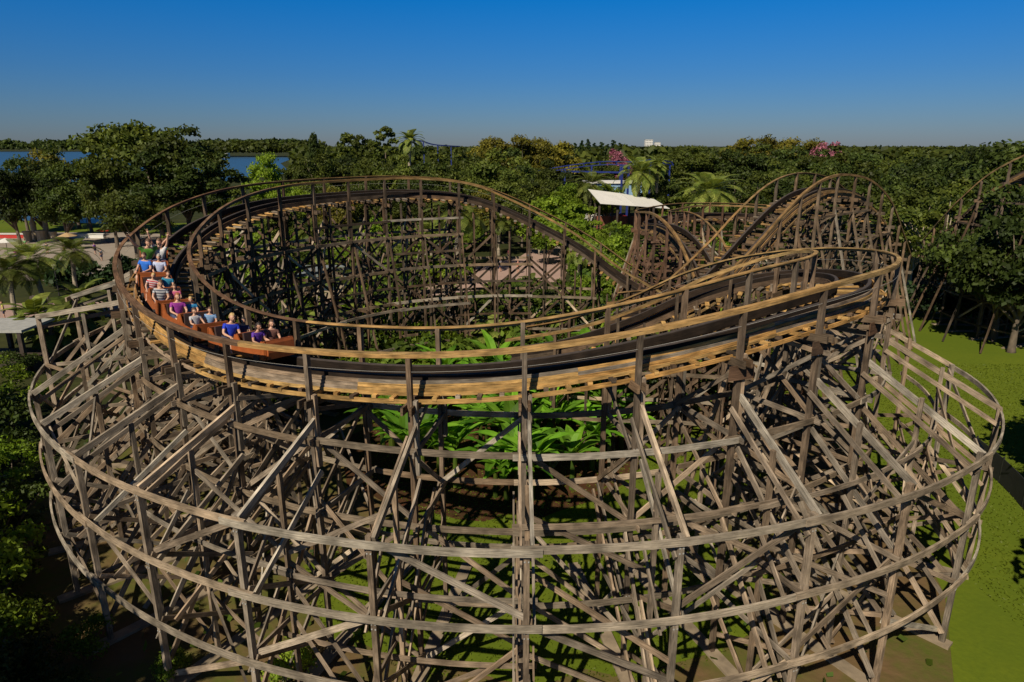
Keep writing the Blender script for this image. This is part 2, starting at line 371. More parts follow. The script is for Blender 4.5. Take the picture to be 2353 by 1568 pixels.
# =============== other coaster sections =================
def side_track(pts,label,bank=0,sp=9,col=BRN,hr=(.25,.155,.065),base=0):
    t=Track(pts,bank,.3); rt=empty('roller_coaster_section',(0,0,0),label,'roller coaster'); ps=Parts()
    def tt(i,hand=False): return hr if hand else ((.28,.17,.07) if R.random()<.6 else BRN)
    build_deck(t,rt,ps,tt,False)
    bl=list(range(2,t.n,sp)); lev=[1.2+2.0*k for k in range(9)]
    for k,i in enumerate(bl):
        zr=t.p[i].z; tg=V((-t.nr[i].y,t.nr[i].x,0))
        for off in (-1.36,1.36):
            ps.add('post',MB().beam(t.flat(i,off,GZ),t.flat(i,off,zr+.92),.16,.12,col,up=tg))
        ps.add('cap_beam',MB().beam(t.at(i,-1.7,-.68),t.at(i,1.7,-.68),.1,.24,col))
        prev=GZ+.2
        for q,l in enumerate([l for l in lev if l<zr-.9]):
            ps.add('cross_beam',MB().beam(t.flat(i,-1.6,l)+tg*.13,t.flat(i,1.6,l)+tg*.13,.06,.15,col))
            a=1.36 if (q+k)%2 else -1.36
            ps.add('brace',MB().beam(t.flat(i,a,prev)-tg*.12,t.flat(i,-a,l)-tg*.12,.05,.13,col)); prev=l
        if zr>6:
            for s in (-1,1):
                ps.add('batter',MB().beam(t.flat(i,s*1.36,zr-1.2),t.flat(i,s*(1.4+zr*.25),GZ),.08,.15,LGT if R.random()<.2 else col))
        if k+1<len(bl):
            j=bl[k+1]; zz=min(zr,t.p[j].z); ls=[l for l in lev if l<zz-.9]
            for off in (-1.48,1.48):
                for q,l in enumerate(ls):
                    ps.add('ledger',MB().sweep([t.flat(x,off,l) for x in range(i,j+1,3)],.06,.14,col if R.random()<.8 else GREY))
                    if q and (q+k)%2: ps.add('brace',MB().beam(t.flat(i,off*.9,ls[q-1]),t.flat(j,off*.9,l),.06,.14,LGT if R.random()<.35 else col))
    fm=MB()
    for i in bl: fm.beam(t.flat(i,-2,.03),t.flat(i,2,.03),.45,.14,(1,1,1),jit=.02)
    tag(fm.build('footing',CONC,rt),kind='stuff')
    ps.flush(rt,[WOOD,STEEL],60); return t
side_track([(29,62,8.6),(24,67,9.0),(17.5,66.5,9.2),(12.8,61,9.2),(11.2,54.5,9.6),(11.0,48.5,10.1),(11.2,44.8,9.9),(11.6,41.8,8.9),(12.0,38.8,6.9),(12.6,35.8,5.0),(13.5,32,4.0)],'dark reddish wooden coaster hump dropping toward the viewer, left of the tall rounded hill',2,col=(.14,.08,.05))
side_track([(5.5,36.5,6.6),(8.2,35.6,7.2),(10.3,36.3,8.2),(12.2,38.0,9.3),(14.2,40.0,10.7),(16.4,42.2,12.0),(18.6,44.4,12.7),(21,46.6,12.8),(24,49.4,12.2),(27,52.2,10.6),(29.8,55,8.0),(32.5,58,5.6)],'tall rounded wooden coaster hill with pale diagonal braces at the right of the loop',0,col=(.15,.108,.07))
side_track([(41.4,66.5,5.6),(40.4,62.5,8.2),(39.8,59,10.6),(39.8,55.8,12.9),(40.8,52.6,14.7),(42.8,49.8,15.8),(45.6,47.6,16.3)],'brown wooden coaster track curving up at the far right edge',-4,col=(.13,.09,.06),hr=(.36,.23,.10))
# ---------------------------------------------------------------- train
ORG=plain('orange_brown_car_paint',(.33,.088,.022),.5,.2,4); SEAT=plain('dark_seat_vinyl',(.06,.035,.03),.6,.2,8); BLK=plain('black_metal',(.03,.03,.03),.5,.2,8)
def poly_extrude(mb,prof,x0,x1,t=(1,1,1,1),m=0):
    b=len(mb.v); n=len(prof)
    for x in (x0,x1):
        for y,z in prof: mb.v.append((x,y,z))
    mb.face(tuple(b+i for i in range(n)),[(0,0)]*n,t,m); mb.face(tuple(b+n+n-1-i for i in range(n)),[(0,0)]*n,t,m)
    for i in range(n):
        j=(i+1)%n; mb.face((b+j,b+i,b+n+i,b+n+j),[(0,0)]*4,t,m)
train=empty('coaster_train',T.at(nearest(T,circ(-28,-6.4)),0,0),'orange brown coaster train of open two-row cars full of riders on the left curve','coaster train')
tinv=Matrix.Translation(-train.location); car_frames=[]
def make_car(lead):
    m=MB()
    side=[(-1.45,.10),(1.28,.10),(1.36,.2),(1.34,.66),(1.14,.68),(.98,.46),(.42,.44),(.2,.48),(.05,.72),(-.10,.72),(-.2,.46),(-.9,.44),(-1.1,.48),(-1.28,.74),(-1.45,.74)]
    for x in (-.54,.505): poly_extrude(m,side,x,x+.035)
    m.box((0,-.06,.13),(1.06,2.7,.05))
    m.beam((0,1.31,.14),(0,1.28,.70),1.08,.05,jit=0,up=V((0,1,0)))
    m.beam((0,-.04,.3),(0,-.03,.74),1.0,.06,jit=0,up=V((0,1,0))); m.beam((0,-1.42,.14),(0,-1.40,.76),1.08,.05,jit=0,up=V((0,1,0)))
    if lead: poly_extrude(m,[(1.35,.12),(1.43,.14),(1.44,.35),(1.40,.62),(1.36,.70)],-.5,.5)
    body=m.build('car',ORG); body.parent=train
    for y in (.58,-.82):
        s=MB(); s.box((0,y-.03,.27),(.98,.42,.1)); s.beam((0,y-.27,.3),(0,y-.33,.80),.96,.08,jit=0,up=V((0,1,0))); so=s.build('seat',SEAT); so.parent=body
        l=MB(); l.tube([(-.48,y+.45,.25),(-.43,y+.36,.56),(.43,y+.36,.56),(.48,y+.45,.25)],.025,6); lo=l.build('lap_bar',BLK); lo.parent=body
    for x in (-.55,.55):
        for y in (-.95,.95):
            w=MB(); w.tube([(x-.04,y,.13),(x+.04,y,.13)],.13,12); wo=w.build('wheel',BLK); wo.parent=body
    return body
ifront=nearest(T,circ(-28.5,-6.4))
for c in range(4):
    ic=ifront-int((1.5+c*3.35)/.285)
    p=T.p[ic].copy(); d=T.p[ic+5]-T.p[ic-5]; d.normalize(); rt=d.cross(Z).normalized()
    rt=(rt+Z*T.bk).normalized(); up=rt.cross(d).normalized(); p=p+up*.03+rt*.05
    M=Matrix((( rt.x,d.x,up.x,p.x),(rt.y,d.y,up.y,p.y),(rt.z,d.z,up.z,p.z),(0,0,0,1)))
    b=make_car(c==0); b.matrix_local=tinv@M; car_frames.append(M)
# ---------------------------------------------------------------- people
_cm={}
def colmat(col=(1,1,1),nm='cloth',rough=.8):
    k=(nm,)+tuple(col)
    if k not in _cm: _cm[k]=plain(nm,col,rough,.12,20)
    return _cm[k]
def stripes(c1,c2):
    m,nt,b=newmat('striped_cloth'); tc=N(nt,'ShaderNodeTexCoord'); w=N(nt,'ShaderNodeTexWave'); w.bands_direction='Z'; w.inputs['Scale'].default_value=3.2
    nt.links.new(tc.outputs['Object'],w.inputs['Vector']); r=N(nt,'ShaderNodeMath',operation='GREATER_THAN'); r.inputs[1].default_value=.5; nt.links.new(w.outputs['Fac'],r.inputs[0])
    nt.links.new(mixc(nt,'MIX',r.outputs[0],c1,c2),b.inputs['Base Color']); return m
EYE=plain('eye_dark',(.03,.02,.02),.3,.1); LIP=plain('lip',(.35,.1,.08),.5,.1)
def skin_eval(nodes,edges,rad,sub=1):
    me=bpy.data.meshes.new('t'); me.from_pydata(nodes,edges,[]); o=bpy.data.objects.new('t',me); C.objects.link(o)
    o.modifiers.new('s','SKIN')
    for i,r in enumerate(rad):
        sv=me.skin_vertices[0].data[i]; sv.radius=r if isinstance(r,tuple) else (r,r); sv.use_root=(i==0)
    ss=o.modifiers.new('ss','SUBSURF'); ss.levels=sub; ss.render_levels=sub
    dg=bpy.context.evaluated_depsgraph_get(); dg.update(); ev=o.evaluated_get(dg); r=bpy.data.meshes.new_from_object(ev)
    bpy.data.objects.remove(o); bpy.data.meshes.remove(me); return r
BODY={}
def body_meshes(pose):
    if pose in BODY: return BODY[pose]
    n=[(0,0,0),(0,0,.2),(0,0,.38),(0,0,.50),(0,.01,.60)]; e=[(0,1),(1,2),(2,3),(3,4)]; r=[(.15,.11),(.135,.1),(.16,.105),(.055,.055),(.06,.06)]
    def add(p,par,rr): n.append(p); r.append(rr); e.append((par,len(n)-1)); return len(n)-1
    sh=[]
    for s in (-1,1):
        a=add((s*.18,0,.44),2,.058)
        if pose=='up': el=(s*.27,.03,.68); wr=(s*.31,.06,.92); hd=(s*.33,.07,1.0); fd=V((s*.15,.05,1))
        elif pose=='wide': el=(s*.38,.02,.60); wr=(s*.52,.05,.82); hd=(s*.56,.06,.90); fd=V((s*.5,.1,.8))
        elif pose=='down': el=(s*.24,.12,.22); wr=(s*.16,.36,.20); hd=(s*.14,.44,.21); fd=V((-s*.1,.7,-.5))
        else: el=(s*.24,-.02,.18); wr=(s*.25,.06,-.06); hd=(s*.25,.09,-.14); fd=V((0,.25,-1))
        b=add(el,a,.043); c=add(wr,b,.029); d=add(hd,c,(.036,.022)); sh.append((a,b))
        fd.normalize(); sd=V((1,0,0)) if abs(fd.x)<.7 else V((0,1,0))
        for k,(lt,ln) in enumerate(((-.03,.07),(-.01,.08),(.011,.075),(.03,.06))):
            p=V(hd)+fd*.03+sd*lt; f1=add(tuple(p),d,.010); add(tuple(p+fd*ln+V((0,.012,0))),f1,.008)
        p=V(hd)+fd*-.01-sd*s*.05; add(tuple(p+fd*.03),d,.010)
    for s in (-1,1):
        if pose=='stand': hp=(s*.09,0,-.08); kn=(s*.10,.02,-.47); an=(s*.10,-.02,-.86); ft=(s*.11,.13,-.90)
        else: hp=(s*.1,.05,-.02); kn=(s*.12,.44,.03); an=(s*.12,.50,-.20); ft=(s*.12,.60,-.22)
        a=add(hp,0,.085); b=add(kn,a,.058); c=add(an,b,.04); add(ft,c,.04)
    body=skin_eval(n,e,r)
    bm=bmesh.new(); bm.from_mesh(body)
    for f in bm.faces: f.material_index=0; f.smooth=True
    def ell(c,rx,ry,rz,mi,seg=14,shape=None):
        res=bmesh.ops.create_uvsphere(bm,u_segments=seg,v_segments=10,radius=1)
        for v in res['verts']:
            x,y,z=v.co
            if shape: x,y,z=shape(x,y,z)
            v.co=V((c[0]+x*rx,c[1]+y*ry,c[2]+z*rz))
        for v in res['verts']:
            for f in v.link_faces: f.material_index=mi; f.smooth=True
    ell((0,.02,.68),.078,.095,.12,0,shape=lambda x,y,z:(x*(1-.22*max(0,-z)),y*(1-.1*max(0,-z))+.08*max(0,-z),z))
    ell((0,.118,.665),.014,.022,.024,0,8)
    for s in (-1,1): ell((s*.03,.103,.69),.013,.01,.008,1,8); ell((s*.079,.015,.675),.012,.02,.03,0,8)
    ell((0,.106,.625),.024,.009,.008,2,8)
    bm.to_mesh(body); bm.free()
    n2=[(0,0,-.03),(0,0,.2),(0,0,.38),(0,0,.465)]; e2=[(0,1),(1,2),(2,3)]; r2=[(.165,.125),(.15,.115),(.176,.12),(.09,.075)]
    for (a,b),s in zip(sh,(-1,1)):
        n2.append(tuple(n[a])); r2.append(.07); e2.append((2,len(n2)-1)); pe=V(n[a]).lerp(V(n[b]),.6); n2.append(tuple(pe)); r2.append(.056); e2.append((len(n2)-2,len(n2)-1))
    shirt=skin_eval(n2,e2,r2)
    n3=[(0,0,-.01)]; e3=[]; r3=[(.17,.13)]
    for s in (-1,1):
        if pose=='stand': q=[(s*.09,0,-.1),(s*.10,.01,-.42)]
        else: q=[(s*.1,.08,-.01),(s*.12,.34,.02)]
        n3.append(q[0]); r3.append(.1); e3.append((0,len(n3)-1)); n3.append(q[1]); r3.append(.08); e3.append((len(n3)-2,len(n3)-1))
    shorts=skin_eval(n3,e3,r3)
    BODY[pose]=(body,shirt,shorts); return BODY[pose]
HAIR={}
def hair_mesh(long):
    if long in HAIR: return HAIR[long]
    bm=bmesh.new(); bmesh.ops.create_uvsphere(bm,u_segments=18,v_segments=12,radius=1); dl=[]
    for v in bm.verts:
        x,y,z=v.co
        if y>.35 and z<.45 or z<(-.75 if long else -.3): dl.append(v); continue
        k=1+.05*math.sin(9*x+5*z); v.co=V((x*.088*k,.01+y*.106*k,.69+z*.128*k))
    bmesh.ops.delete(bm,geom=dl,context='VERTS')
    if long:
        r=bmesh.ops.create_uvsphere(bm,u_segments=12,v_segments=8,radius=1)
        for v in r['verts']: x,y,z=v.co; v.co=V((x*.085,-.055+y*.045,.60+z*.16))
    for f in bm.faces: f.smooth=True
    me=bpy.data.meshes.new('hair'); bm.to_mesh(me); bm.free(); HAIR[long]=me; return me
def person(label,M,scale,shirt,skin,hair,pose='down',long=False,short=(.05,.06,.12),group=None,turn=0):
    o=bpy.data.objects.new('person',None); C.objects.link(o); tag(o,label,'person',group)
    o.matrix_world=M@Matrix.Rotation(turn,4,'Z')@Matrix.Scale(scale,4)
    b,s,sh=body_meshes(pose)
    sm=shirt if not isinstance(shirt,tuple) else colmat(col=shirt,nm='shirt_cloth')
    for nm,me,ml in (('body',b,[colmat(col=skin,nm='skin',rough=.55),EYE,LIP]),('shirt',s,[sm]),('shorts',sh,[colmat(col=short,nm='shorts_cloth')]),('hair',hair_mesh(long),[colmat(col=hair,nm='hair',rough=.6)])):
        me=me.copy(); me.materials.clear()
        for m in ml: me.materials.append(m)
        for p in me.polygons: p.use_smooth=True
        c=bpy.data.objects.new(nm,me); C.objects.link(c); c.parent=o
    return o
SK=(.58,.33,.22); SK2=(.45,.24,.15); BL=(.50,.34,.14); BR=(.10,.05,.025); BK=(.03,.02,.015)
rid=[
(0,0,1,'dark haired rider in a violet shirt, near seat of the front row',.95,(.10,.03,.30),SK2,BK,'down',True),
(0,0,-1,'brown haired rider in a dark tank top, far seat of the front row',.98,(.16,.07,.05),SK,BR,'down',True),
(0,1,1,'rider with short blonde hair in a royal blue top, second row of the train',1.1,(.01,.04,.50),SK,BL,'down',False),
(0,1,-1,'dark haired small rider in a navy top beside the blonde rider in royal blue',.85,(.03,.03,.10),SK2,BK,'down',False),
(1,0,1,'small brown haired rider in a white shirt, third row of the train',.85,(.5,.5,.52),SK,BR,'down',False),
(1,0,-1,'rider in a pale blue shirt leaning inward, third row of the train',.85,(.2,.34,.55),SK,BR,'down',False),
(1,1,1,'red haired rider in a magenta purple tank top, fourth row of the train',1.08,(.28,.03,.26),SK,(.3,.1,.04),'down',True),
(1,1,-1,'fair haired small rider in a turquoise blue shirt, fourth row of the train',.85,(.02,.22,.45),SK,BL,'down',False),
(2,0,1,'rider in a grey and white striped shirt, fifth row of the train','s1',None,SK,BR,'down',False),
(2,0,-1,'small rider in a pink top behind the turquoise shirt, fifth row of the train',.85,(.5,.10,.2),SK,BR,'down',True),
(2,1,1,'small rider in a red and white striped shirt, sixth row of the train','s2',None,SK,BL,'down',False),
(2,1,-1,'small rider in a teal blue shirt next to the red striped shirt',.9,(.02,.22,.35),SK,BR,'down',True),
(3,0,1,'large rider in a bright blue t-shirt, seventh row of the train',1.1,(.02,.15,.6),SK,BR,'down',False),
(3,0,-1,'rider in a white and blue shirt with arms lowered, far seat of the seventh row',1.05,(.5,.56,.75),SK,(.35,.3,.25),'down',False),
(3,1,1,'rider in a green t-shirt with both arms thrown up, last row of the train',1.3,(.09,.28,.03),SK,BR,'wide',False),
(3,1,-1,'rider in a white t-shirt with both hands raised overhead, last row of the train',1.25,(.6,.6,.6),SK,BR,'up',True)]
for (c,row,sx,lab,sc,sh,sk,hc,pose,lg) in rid:
    if sc=='s1': sc=1.08; sh=stripes((.5,.5,.5),(.12,.13,.16))
    if sc=='s2': sc=.92; sh=stripes((.6,.55,.55),(.5,.02,.03))
    y=(.58,-.82)[row]+R.uniform(-.04,.08); M=car_frames[c]@Matrix.Translation((sx*.25,y,.41 if pose=='down' else .5))@Matrix.Rotation(R.uniform(-.12,.12),4,'Y')@Matrix.Rotation(R.uniform(-.2,.05),4,'X')
    person(lab,M,sc,sh,sk,hc,pose,lg,turn=R.uniform(-.5,.25))
# ---------------------------------------------------------------- leaves
def quads(name,cen,U,W,mats,mi=None):
    n=len(cen); v=np.empty((n,4,3),np.float32); v[:,0]=cen-U-W; v[:,1]=cen+U-W*.6; v[:,2]=cen+U*1.0+W; v[:,3]=cen-U*.7+W
    me=bpy.data.meshes.new(name); me.vertices.add(n*4); me.vertices.foreach_set('co',v.ravel()); me.loops.add(n*4); me.loops.foreach_set('vertex_index',np.arange(n*4,dtype=np.int32))
    me.polygons.add(n); me.polygons.foreach_set('loop_start',np.arange(0,n*4,4,dtype=np.int32)); me.polygons.foreach_set('loop_total',np.full(n,4,np.int32))
    for m in (mats if isinstance(mats,list) else [mats]): me.materials.append(m)
    me.update(); me.validate(); return me
def rdir(n,bias=None):
    a=NR.normal(size=(n,3))
    if bias is not None: a=a+bias
    return a/np.maximum(np.linalg.norm(a,axis=1,keepdims=True),1e-6)
def cards(cen,size,bias=None):
    n=len(cen); nn=rdir(n,bias); t=rdir(n); U=np.cross(nn,t); U/=np.maximum(np.linalg.norm(U,axis=1,keepdims=True),1e-6); W=np.cross(nn,U)
    s=size*(NR.uniform(.6,1.35,(n,1))); return U*s*.5,W*s*.32
def crown_clusters(rad,zc,rz,ncl,cr,seed,cone=0):
    rs=np.random.RandomState(seed); out=[]; ph=rs.uniform(0,6.28,3)
    for k in range(ncl):
        d=rs.normal(size=3); d/=np.linalg.norm(d); r=rs.uniform(.4,1.0)**.6
        if d[2]<-.6: d[2]*=.6
        az=math.atan2(d[1],d[0]); lob=1+.2*math.sin(2*az+ph[0])+.16*math.sin(3*az+ph[1])+.1*math.sin(5*az+ph[2])
        out.append((d[0]*r*rad*lob,d[1]*r*rad*lob,zc+d[2]*r*rz*(1+.18*math.sin(4*az+ph[2])),cr*rs.uniform(.45,1.35)))
    return out
def crown_mesh(cl,per,size,mat,name='crown'):
    cs=[];bs=[]
    for (x,y,z,r) in cl:
        n=int(per*(r**1.5)); d=rdir(n); d[:,2]=np.where(d[:,2]<-.35,-d[:,2]*.5,d[:,2]); rr=r*NR.uniform(.5,1.15,(n,1))
        cs.append(np.array([x,y,z])+d*rr*np.array([1,1,.75])); bs.append(d*1.1+np.array([0,0,.4]))
    cen=np.concatenate(cs); b=np.concatenate(bs); U,W=cards(cen,size,b); return quads(name,cen,U,W,mat)
def trunk_mesh(cl,ht,r0,mat,nl=7,base=.3):
    m=MB(); lean=V((R.uniform(-.5,.5),R.uniform(-.5,.5),0)); top=V((0,0,ht*.75))+lean
    m.tube([(0,0,-.1),(0,0,.5),tuple(lean*.3+V((0,0,ht*base))),tuple(top)],[r0*1.4,r0,r0*.75,r0*.2],8,(1,1,1))
    for (x,y,z,r) in cl[:nl]:
        st=V((0,0,ht*base*R.uniform(.8,1.3)))+lean*.3; e=V((x,y,z)); md=st.lerp(e,.5)+V((0,0,.06*ht*R.uniform(-.3,.6))); m.tube([tuple(st),tuple(md),tuple(e)],[r0*.5,r0*.3,r0*.08],6,(1,1,1))
    o=m.build('trunk',mat); me=o.data; bpy.data.objects.remove(o)
    for p in me.polygons: p.use_smooth=True
    return me
PROTO={}
def mk(kind,var):
    seed=len(kind)*37+ord(kind[0])+var*17
    if kind in('oak','dark','yellow','pale','pink','shade'):
        mat={'oak':L_OAK,'dark':L_DARK,'yellow':L_YEL,'pale':L_LIGHT,'pink':L_PINK,'shade':L_SHADE}[kind]
        cl=crown_clusters(6.0,8.8,6.0,46,1.9,seed); return [('trunk',trunk_mesh(cl,13,.42,BARK if kind!='pale' else BARKL,9,.22)),('crown',crown_mesh(cl,88,.48,mat))]
    if kind=='conifer':
        cl=[]
        for k in range(26):
            z=3+12.5*k/26; rr=(16.5-z)*.22; a=k*2.4; cl.append((rr*math.cos(a),rr*math.sin(a),z,.5+(16-z)*.1))
        return [('trunk',trunk_mesh(cl,15,.3,BARK,0)),('crown',crown_mesh(cl,130,.5,L_SHADE))]
    if kind=='column':
        cl=[]
        for k in range(30):
            z=2.5+12.5*k/30; rr=1.9*math.sin(min(1,(16.5-z)/7)*1.5)*R.uniform(.6,1.2); a=k*2.4; cl.append((rr*math.cos(a),rr*math.sin(a),z,R.uniform(.6,1.1)))
        return [('trunk',trunk_mesh(cl,14,.3,BARK,4)),('crown',crown_mesh(cl,110,.5,L_OAK))]
    if kind=='cone_tree':
        cl=[]
        for k in range(40):
            z=2+13*k/40; rr=(16-z)*.33; a=k*2.4; cl.append((rr*math.cos(a),rr*math.sin(a),z,1.3))
        return [('trunk',trunk_mesh(cl,14,.35,BARK,0)),('crown',crown_mesh(cl,90,.55,L_DARK))]
    if kind=='young':
        cl=crown_clusters(2.2,3.8,2.0,16,.9,seed); return [('trunk',trunk_mesh(cl,5,.12,BARKL,7)),('crown',crown_mesh(cl,170,.34,L_LIGHT))]
    if kind=='lean':
        cl=crown_clusters(4.6,7.3,3.6,34,1.25,seed); return [('trunk',trunk_mesh(cl,9,.28,BARKL,14)),('crown',crown_mesh(cl,110,.34,L_OAK))]
    if kind in('shrub','shrub_bright','hedge','fine','fine_bright'):
        mat={'shrub':L_SHR,'shrub_bright':L_LIGHT,'hedge':L_SHADE,'fine':L_DARK,'fine_bright':L_LIGHT}[kind]
        fn=kind.startswith('fine')
        cl=crown_clusters(1.0,.85,.65,14,.5 if not fn else .42,seed); m=MB()
        for (x,y,z,r) in cl[:6]: m.tube([(x*.15,y*.15,-.05),(x*.6,y*.6,z*.55),(x,y,z)],[.035,.025,.01],5,(1,1,1))
        o=m.build('stem',BARK); me=o.data; bpy.data.objects.remove(o)
        return [('stem',me),('foliage',crown_mesh(cl,330 if not fn else 620,.2 if not fn else .09,mat,'foliage'))]
    if kind in('palm','tall_palm','fan'):
        ht={'palm':6.0,'tall_palm':10,'fan':1.2}[kind]; fl={'palm':3.0,'tall_palm':2.4,'fan':1.7}[kind]
        m=MB(); bend=V((R.uniform(-.3,.3),R.uniform(-.3,.3),0)); pt=[(0,0,-.1)]+[tuple(bend*(k/6)**2*2+V((0,0,ht*k/6))) for k in range(1,7)]
        m.tube(pt,[.28,.23,.21,.2,.2,.22,.17],9,(1,1,1)); o=m.build('trunk',BARKL if kind!='fan' else BARK); tm=o.data; bpy.data.objects.remove(o)
        top=np.array(pt[-1]); cen=[];UU=[];WW=[]
        nf=34 if kind!='fan' else 22
        for k in range(nf):
            az=k*2.399+R.uniform(-.2,.2); el=math.radians(80-105*(k/nf)); L=fl*R.uniform(.85,1.1)
            hd=np.array([math.cos(az),math.sin(az),0]); sd=np.array([-math.sin(az),math.cos(az),0]); p=top.copy(); e=el; ns=26
            for q in range(ns):
                f=q/ns; st=L/ns; dr=hd*math.cos(e)+np.array([0,0,1])*math.sin(e); p=p+dr*st; e-=.045+.028*f
                if f<.1: continue
                ll=.55*fl/3*math.sin(min(1,(f+.12))*2.9)+.10
                for s in (-1,1):
                    ax=sd*s*.85+dr*.65+np.array([0,0,-.15]); ax/=np.linalg.norm(ax)
                    cen.append(p+ax*ll*.5); UU.append(ax*ll*.5); wv=np.cross(ax,np.cross(sd,dr)); WW.append(wv/np.linalg.norm(wv)*.036)
                cen.append(p); UU.append(dr*st*.6); WW.append(sd*.03)
        return [('trunk',tm),('crown',quads('crown',np.array(cen),np.array(UU),np.array(WW),L_PALM))]
    if kind=='banana':
        m=MB(); m.tube([(0,0,-.05),(0,0,1.0),(.05,0,1.9)],[.16,.12,.07],8,(1,1,1)); o=m.build('stem',L_SHR); sm=o.data; bpy.data.objects.remove(o)
        vs=[];fs=[]
        for k in range(12):
            az=k*2.399+R.uniform(-.3,.3); e=math.radians(R.uniform(50,88)-k*2.0); L=R.uniform(1.7,2.6); hd=V((math.cos(az),math.sin(az),0)); sd=V((-math.sin(az),math.cos(az),0)); p=V((.04,0,1.5+.03*k)); n=9
            b=len(vs)
            for q in range(n+1):
                f=q/n; w=.24*math.sin(math.pi*min(1,max(0,(f-.12)/.88))**.75)+.02
                d=hd*math.cos(e)+Z*math.sin(e); u=sd.cross(d)*-1
                if u.z<0: u=-u
                for s in (-1,-.5,0,.5,1): vs.append(tuple(p+sd*w*s+u*abs(s)*w*.35+V((0,0,R.uniform(-.04,.04)*abs(s)))))
                p=p+d*L/n; e-=.08+.11*f
            for q in range(n):
                for s in range(4): a=b+q*5+s; fs.append((a,a+1,a+6,a+5))
        me=bpy.data.meshes.new('leaves'); me.from_pydata(vs,[],fs); me.materials.append(L_BAN); me.update()
        return [('stem',sm),('leaves',me)]
NAMES={'oak':'broadleaf_tree','dark':'broadleaf_tree','yellow':'broadleaf_tree','pale':'broadleaf_tree','shade':'broadleaf_tree','pink':'blossom_tree','conifer':'conifer_tree','column':'columnar_tree','cone_tree':'conical_tree','young':'young_tree','lean':'broadleaf_tree','shrub':'shrub','fine':'shrub','fine_bright':'shrub','shrub_bright':'shrub','hedge':'shrub','palm':'palm_tree','tall_palm':'palm_tree','fan':'palm_bush','banana':'banana_plant'}
CATS={'shrub':'shrub','shrub_bright':'shrub','hedge':'shrub','fine':'shrub','fine_bright':'shrub','banana':'banana plant','fan':'palm','palm':'palm tree','tall_palm':'palm tree'}
def plant(kind,x,y,s,label,group=None,var=None,sz=None,z=0):
    var=R.randrange(4 if kind in('oak','dark','banana') else 2) if var is None else var
    if (kind,var) not in PROTO: PROTO[(kind,var)]=mk(kind,var)
    pr=PROTO[(kind,var)]
    o=empty(NAMES[kind],(x,y,z),label,CATS.get(kind,'tree'),group,R.uniform(0,6.28)); o.scale=(s*R.uniform(.92,1.08),s*R.uniform(.92,1.08),sz or s)
    for nm,me in pr:
        c=bpy.data.objects.new(nm,me); C.objects.link(c); c.parent=o
    return o
NOMH={'oak':16,'dark':16,'yellow':16,'pale':16,'pink':16,'shade':16,'conifer':16.5,'column':16.3,'cone_tree':16.5,'young':6.3,'lean':11.6,'palm':8,'tall_palm':12,'shrub':1.6,'fan':2.5}
def tree(px,d,top,kind,label,group=None,wide=1.0,var=None):
    q=P(px,top,d); s=max(.15,q.z/NOMH[kind]); plant(kind,q.x,d,s*wide,label,group,var,sz=s)
tree(285,124,248,'oak','tallest dark green oak on the left, rising above the lake shore',wide=1.0,var=0)
tree(405,119,288,'oak','second large oak immediately right of the tallest left oak',wide=.95,var=1)
tree(345,112,330,'dark','dark oak filling the gap in front of the two tall left oaks',wide=1.15)
tree(235,108,345,'oak','oak with a low crown at the left foot of the tallest oak',wide=.8)
tree(460,114,335,'dark','dark oak at the right end of the tall left oak clump',wide=.95)
tree(290,98,420,'oak','rounded lower tree in front of the tall left oaks, beside the loop',wide=1.0)
g='shore trees at the left edge'
for px,d,tp,k in ((30,128,352,'dark'),(95,140,345,'yellow'),(150,134,335,'oak'),(10,112,375,'dark'),(75,118,385,'dark'),(180,126,350,'dark'),(130,110,400,'dark')):
    tree(px,d,tp,k,'dark tree with visible trunk on the lake shore at the left edge',g,.85)
tree(605,140,358,'pale','pale green tree in front of the narrow strip of lake',wide=.75)
tree(560,128,425,'young','small bright green tree at the left end of the narrow strip of lake')
tree(530,112,430,'oak','low oak below the narrow strip of lake, behind the back of the loop',wide=1.2)
tree(718,230,297,'cone_tree','dark cone shaped tree standing alone against the sky left of centre',wide=.6)
tree(798,195,294,'column','narrow upright tree leftmost in the group left of the tall palm',wide=1.1)
tree(826,190,300,'column','second narrow upright tree in the group left of the tall palm',wide=.9)
tree(880,185,280,'column','tallest narrow upright tree, nearest to the tall palm',wide=1.1)
tree(852,188,310,'column','short narrow upright tree between the two taller spires',wide=.9)
tree(935,160,288,'tall_palm','tall single palm standing above the tree line left of centre',wide=1.0)
g='trees of the middle tree line'; g2='sunlit trees of the middle tree line'
for px,d,tp,k in ((690,150,365,'oak'),(745,142,350,'oak'),(800,150,352,'dark'),(860,138,345,'oak'),(915,132,352,'oak'),(975,140,348,'dark'),(1020,134,345,'oak'),(1075,142,338,'oak'),(1130,134,348,'oak'),(1190,146,352,'dark'),(1245,150,365,'oak'),(720,122,400,'oak'),(830,118,400,'oak'),(950,120,395,'dark'),(1060,118,395,'oak'),(1160,124,400,'oak'),(1230,128,410,'dark'),(890,112,440,'oak'),(1000,110,435,'oak'),(770,110,430,'yellow'),(660,116,415,'pale'),(1110,112,440,'yellow'),(640,104,460,'oak'),(1200,108,455,'oak')):
    yl=k in('yellow','pale')
    tree(px,d,tp,k,('yellow green tree' if yl else 'green broadleaf tree')+' in the dense middle tree line behind the loop',g2 if yl else g,R.uniform(.85,1.1))  # yellow and pale leaf colours mixed in to vary the tree line
g='olive crowned trees'
for px,d,tp in ((1110,225,322),(1150,215,316),(1200,220,312),(1240,230,318),(1290,240,326),(1700,200,318),(1760,195,314),(1820,190,318),(1860,185,322)):
    tree(px,d,tp,'yellow','olive green rounded tree on the skyline behind the darker tree line',g,1.0)
g='row of dark conifers'
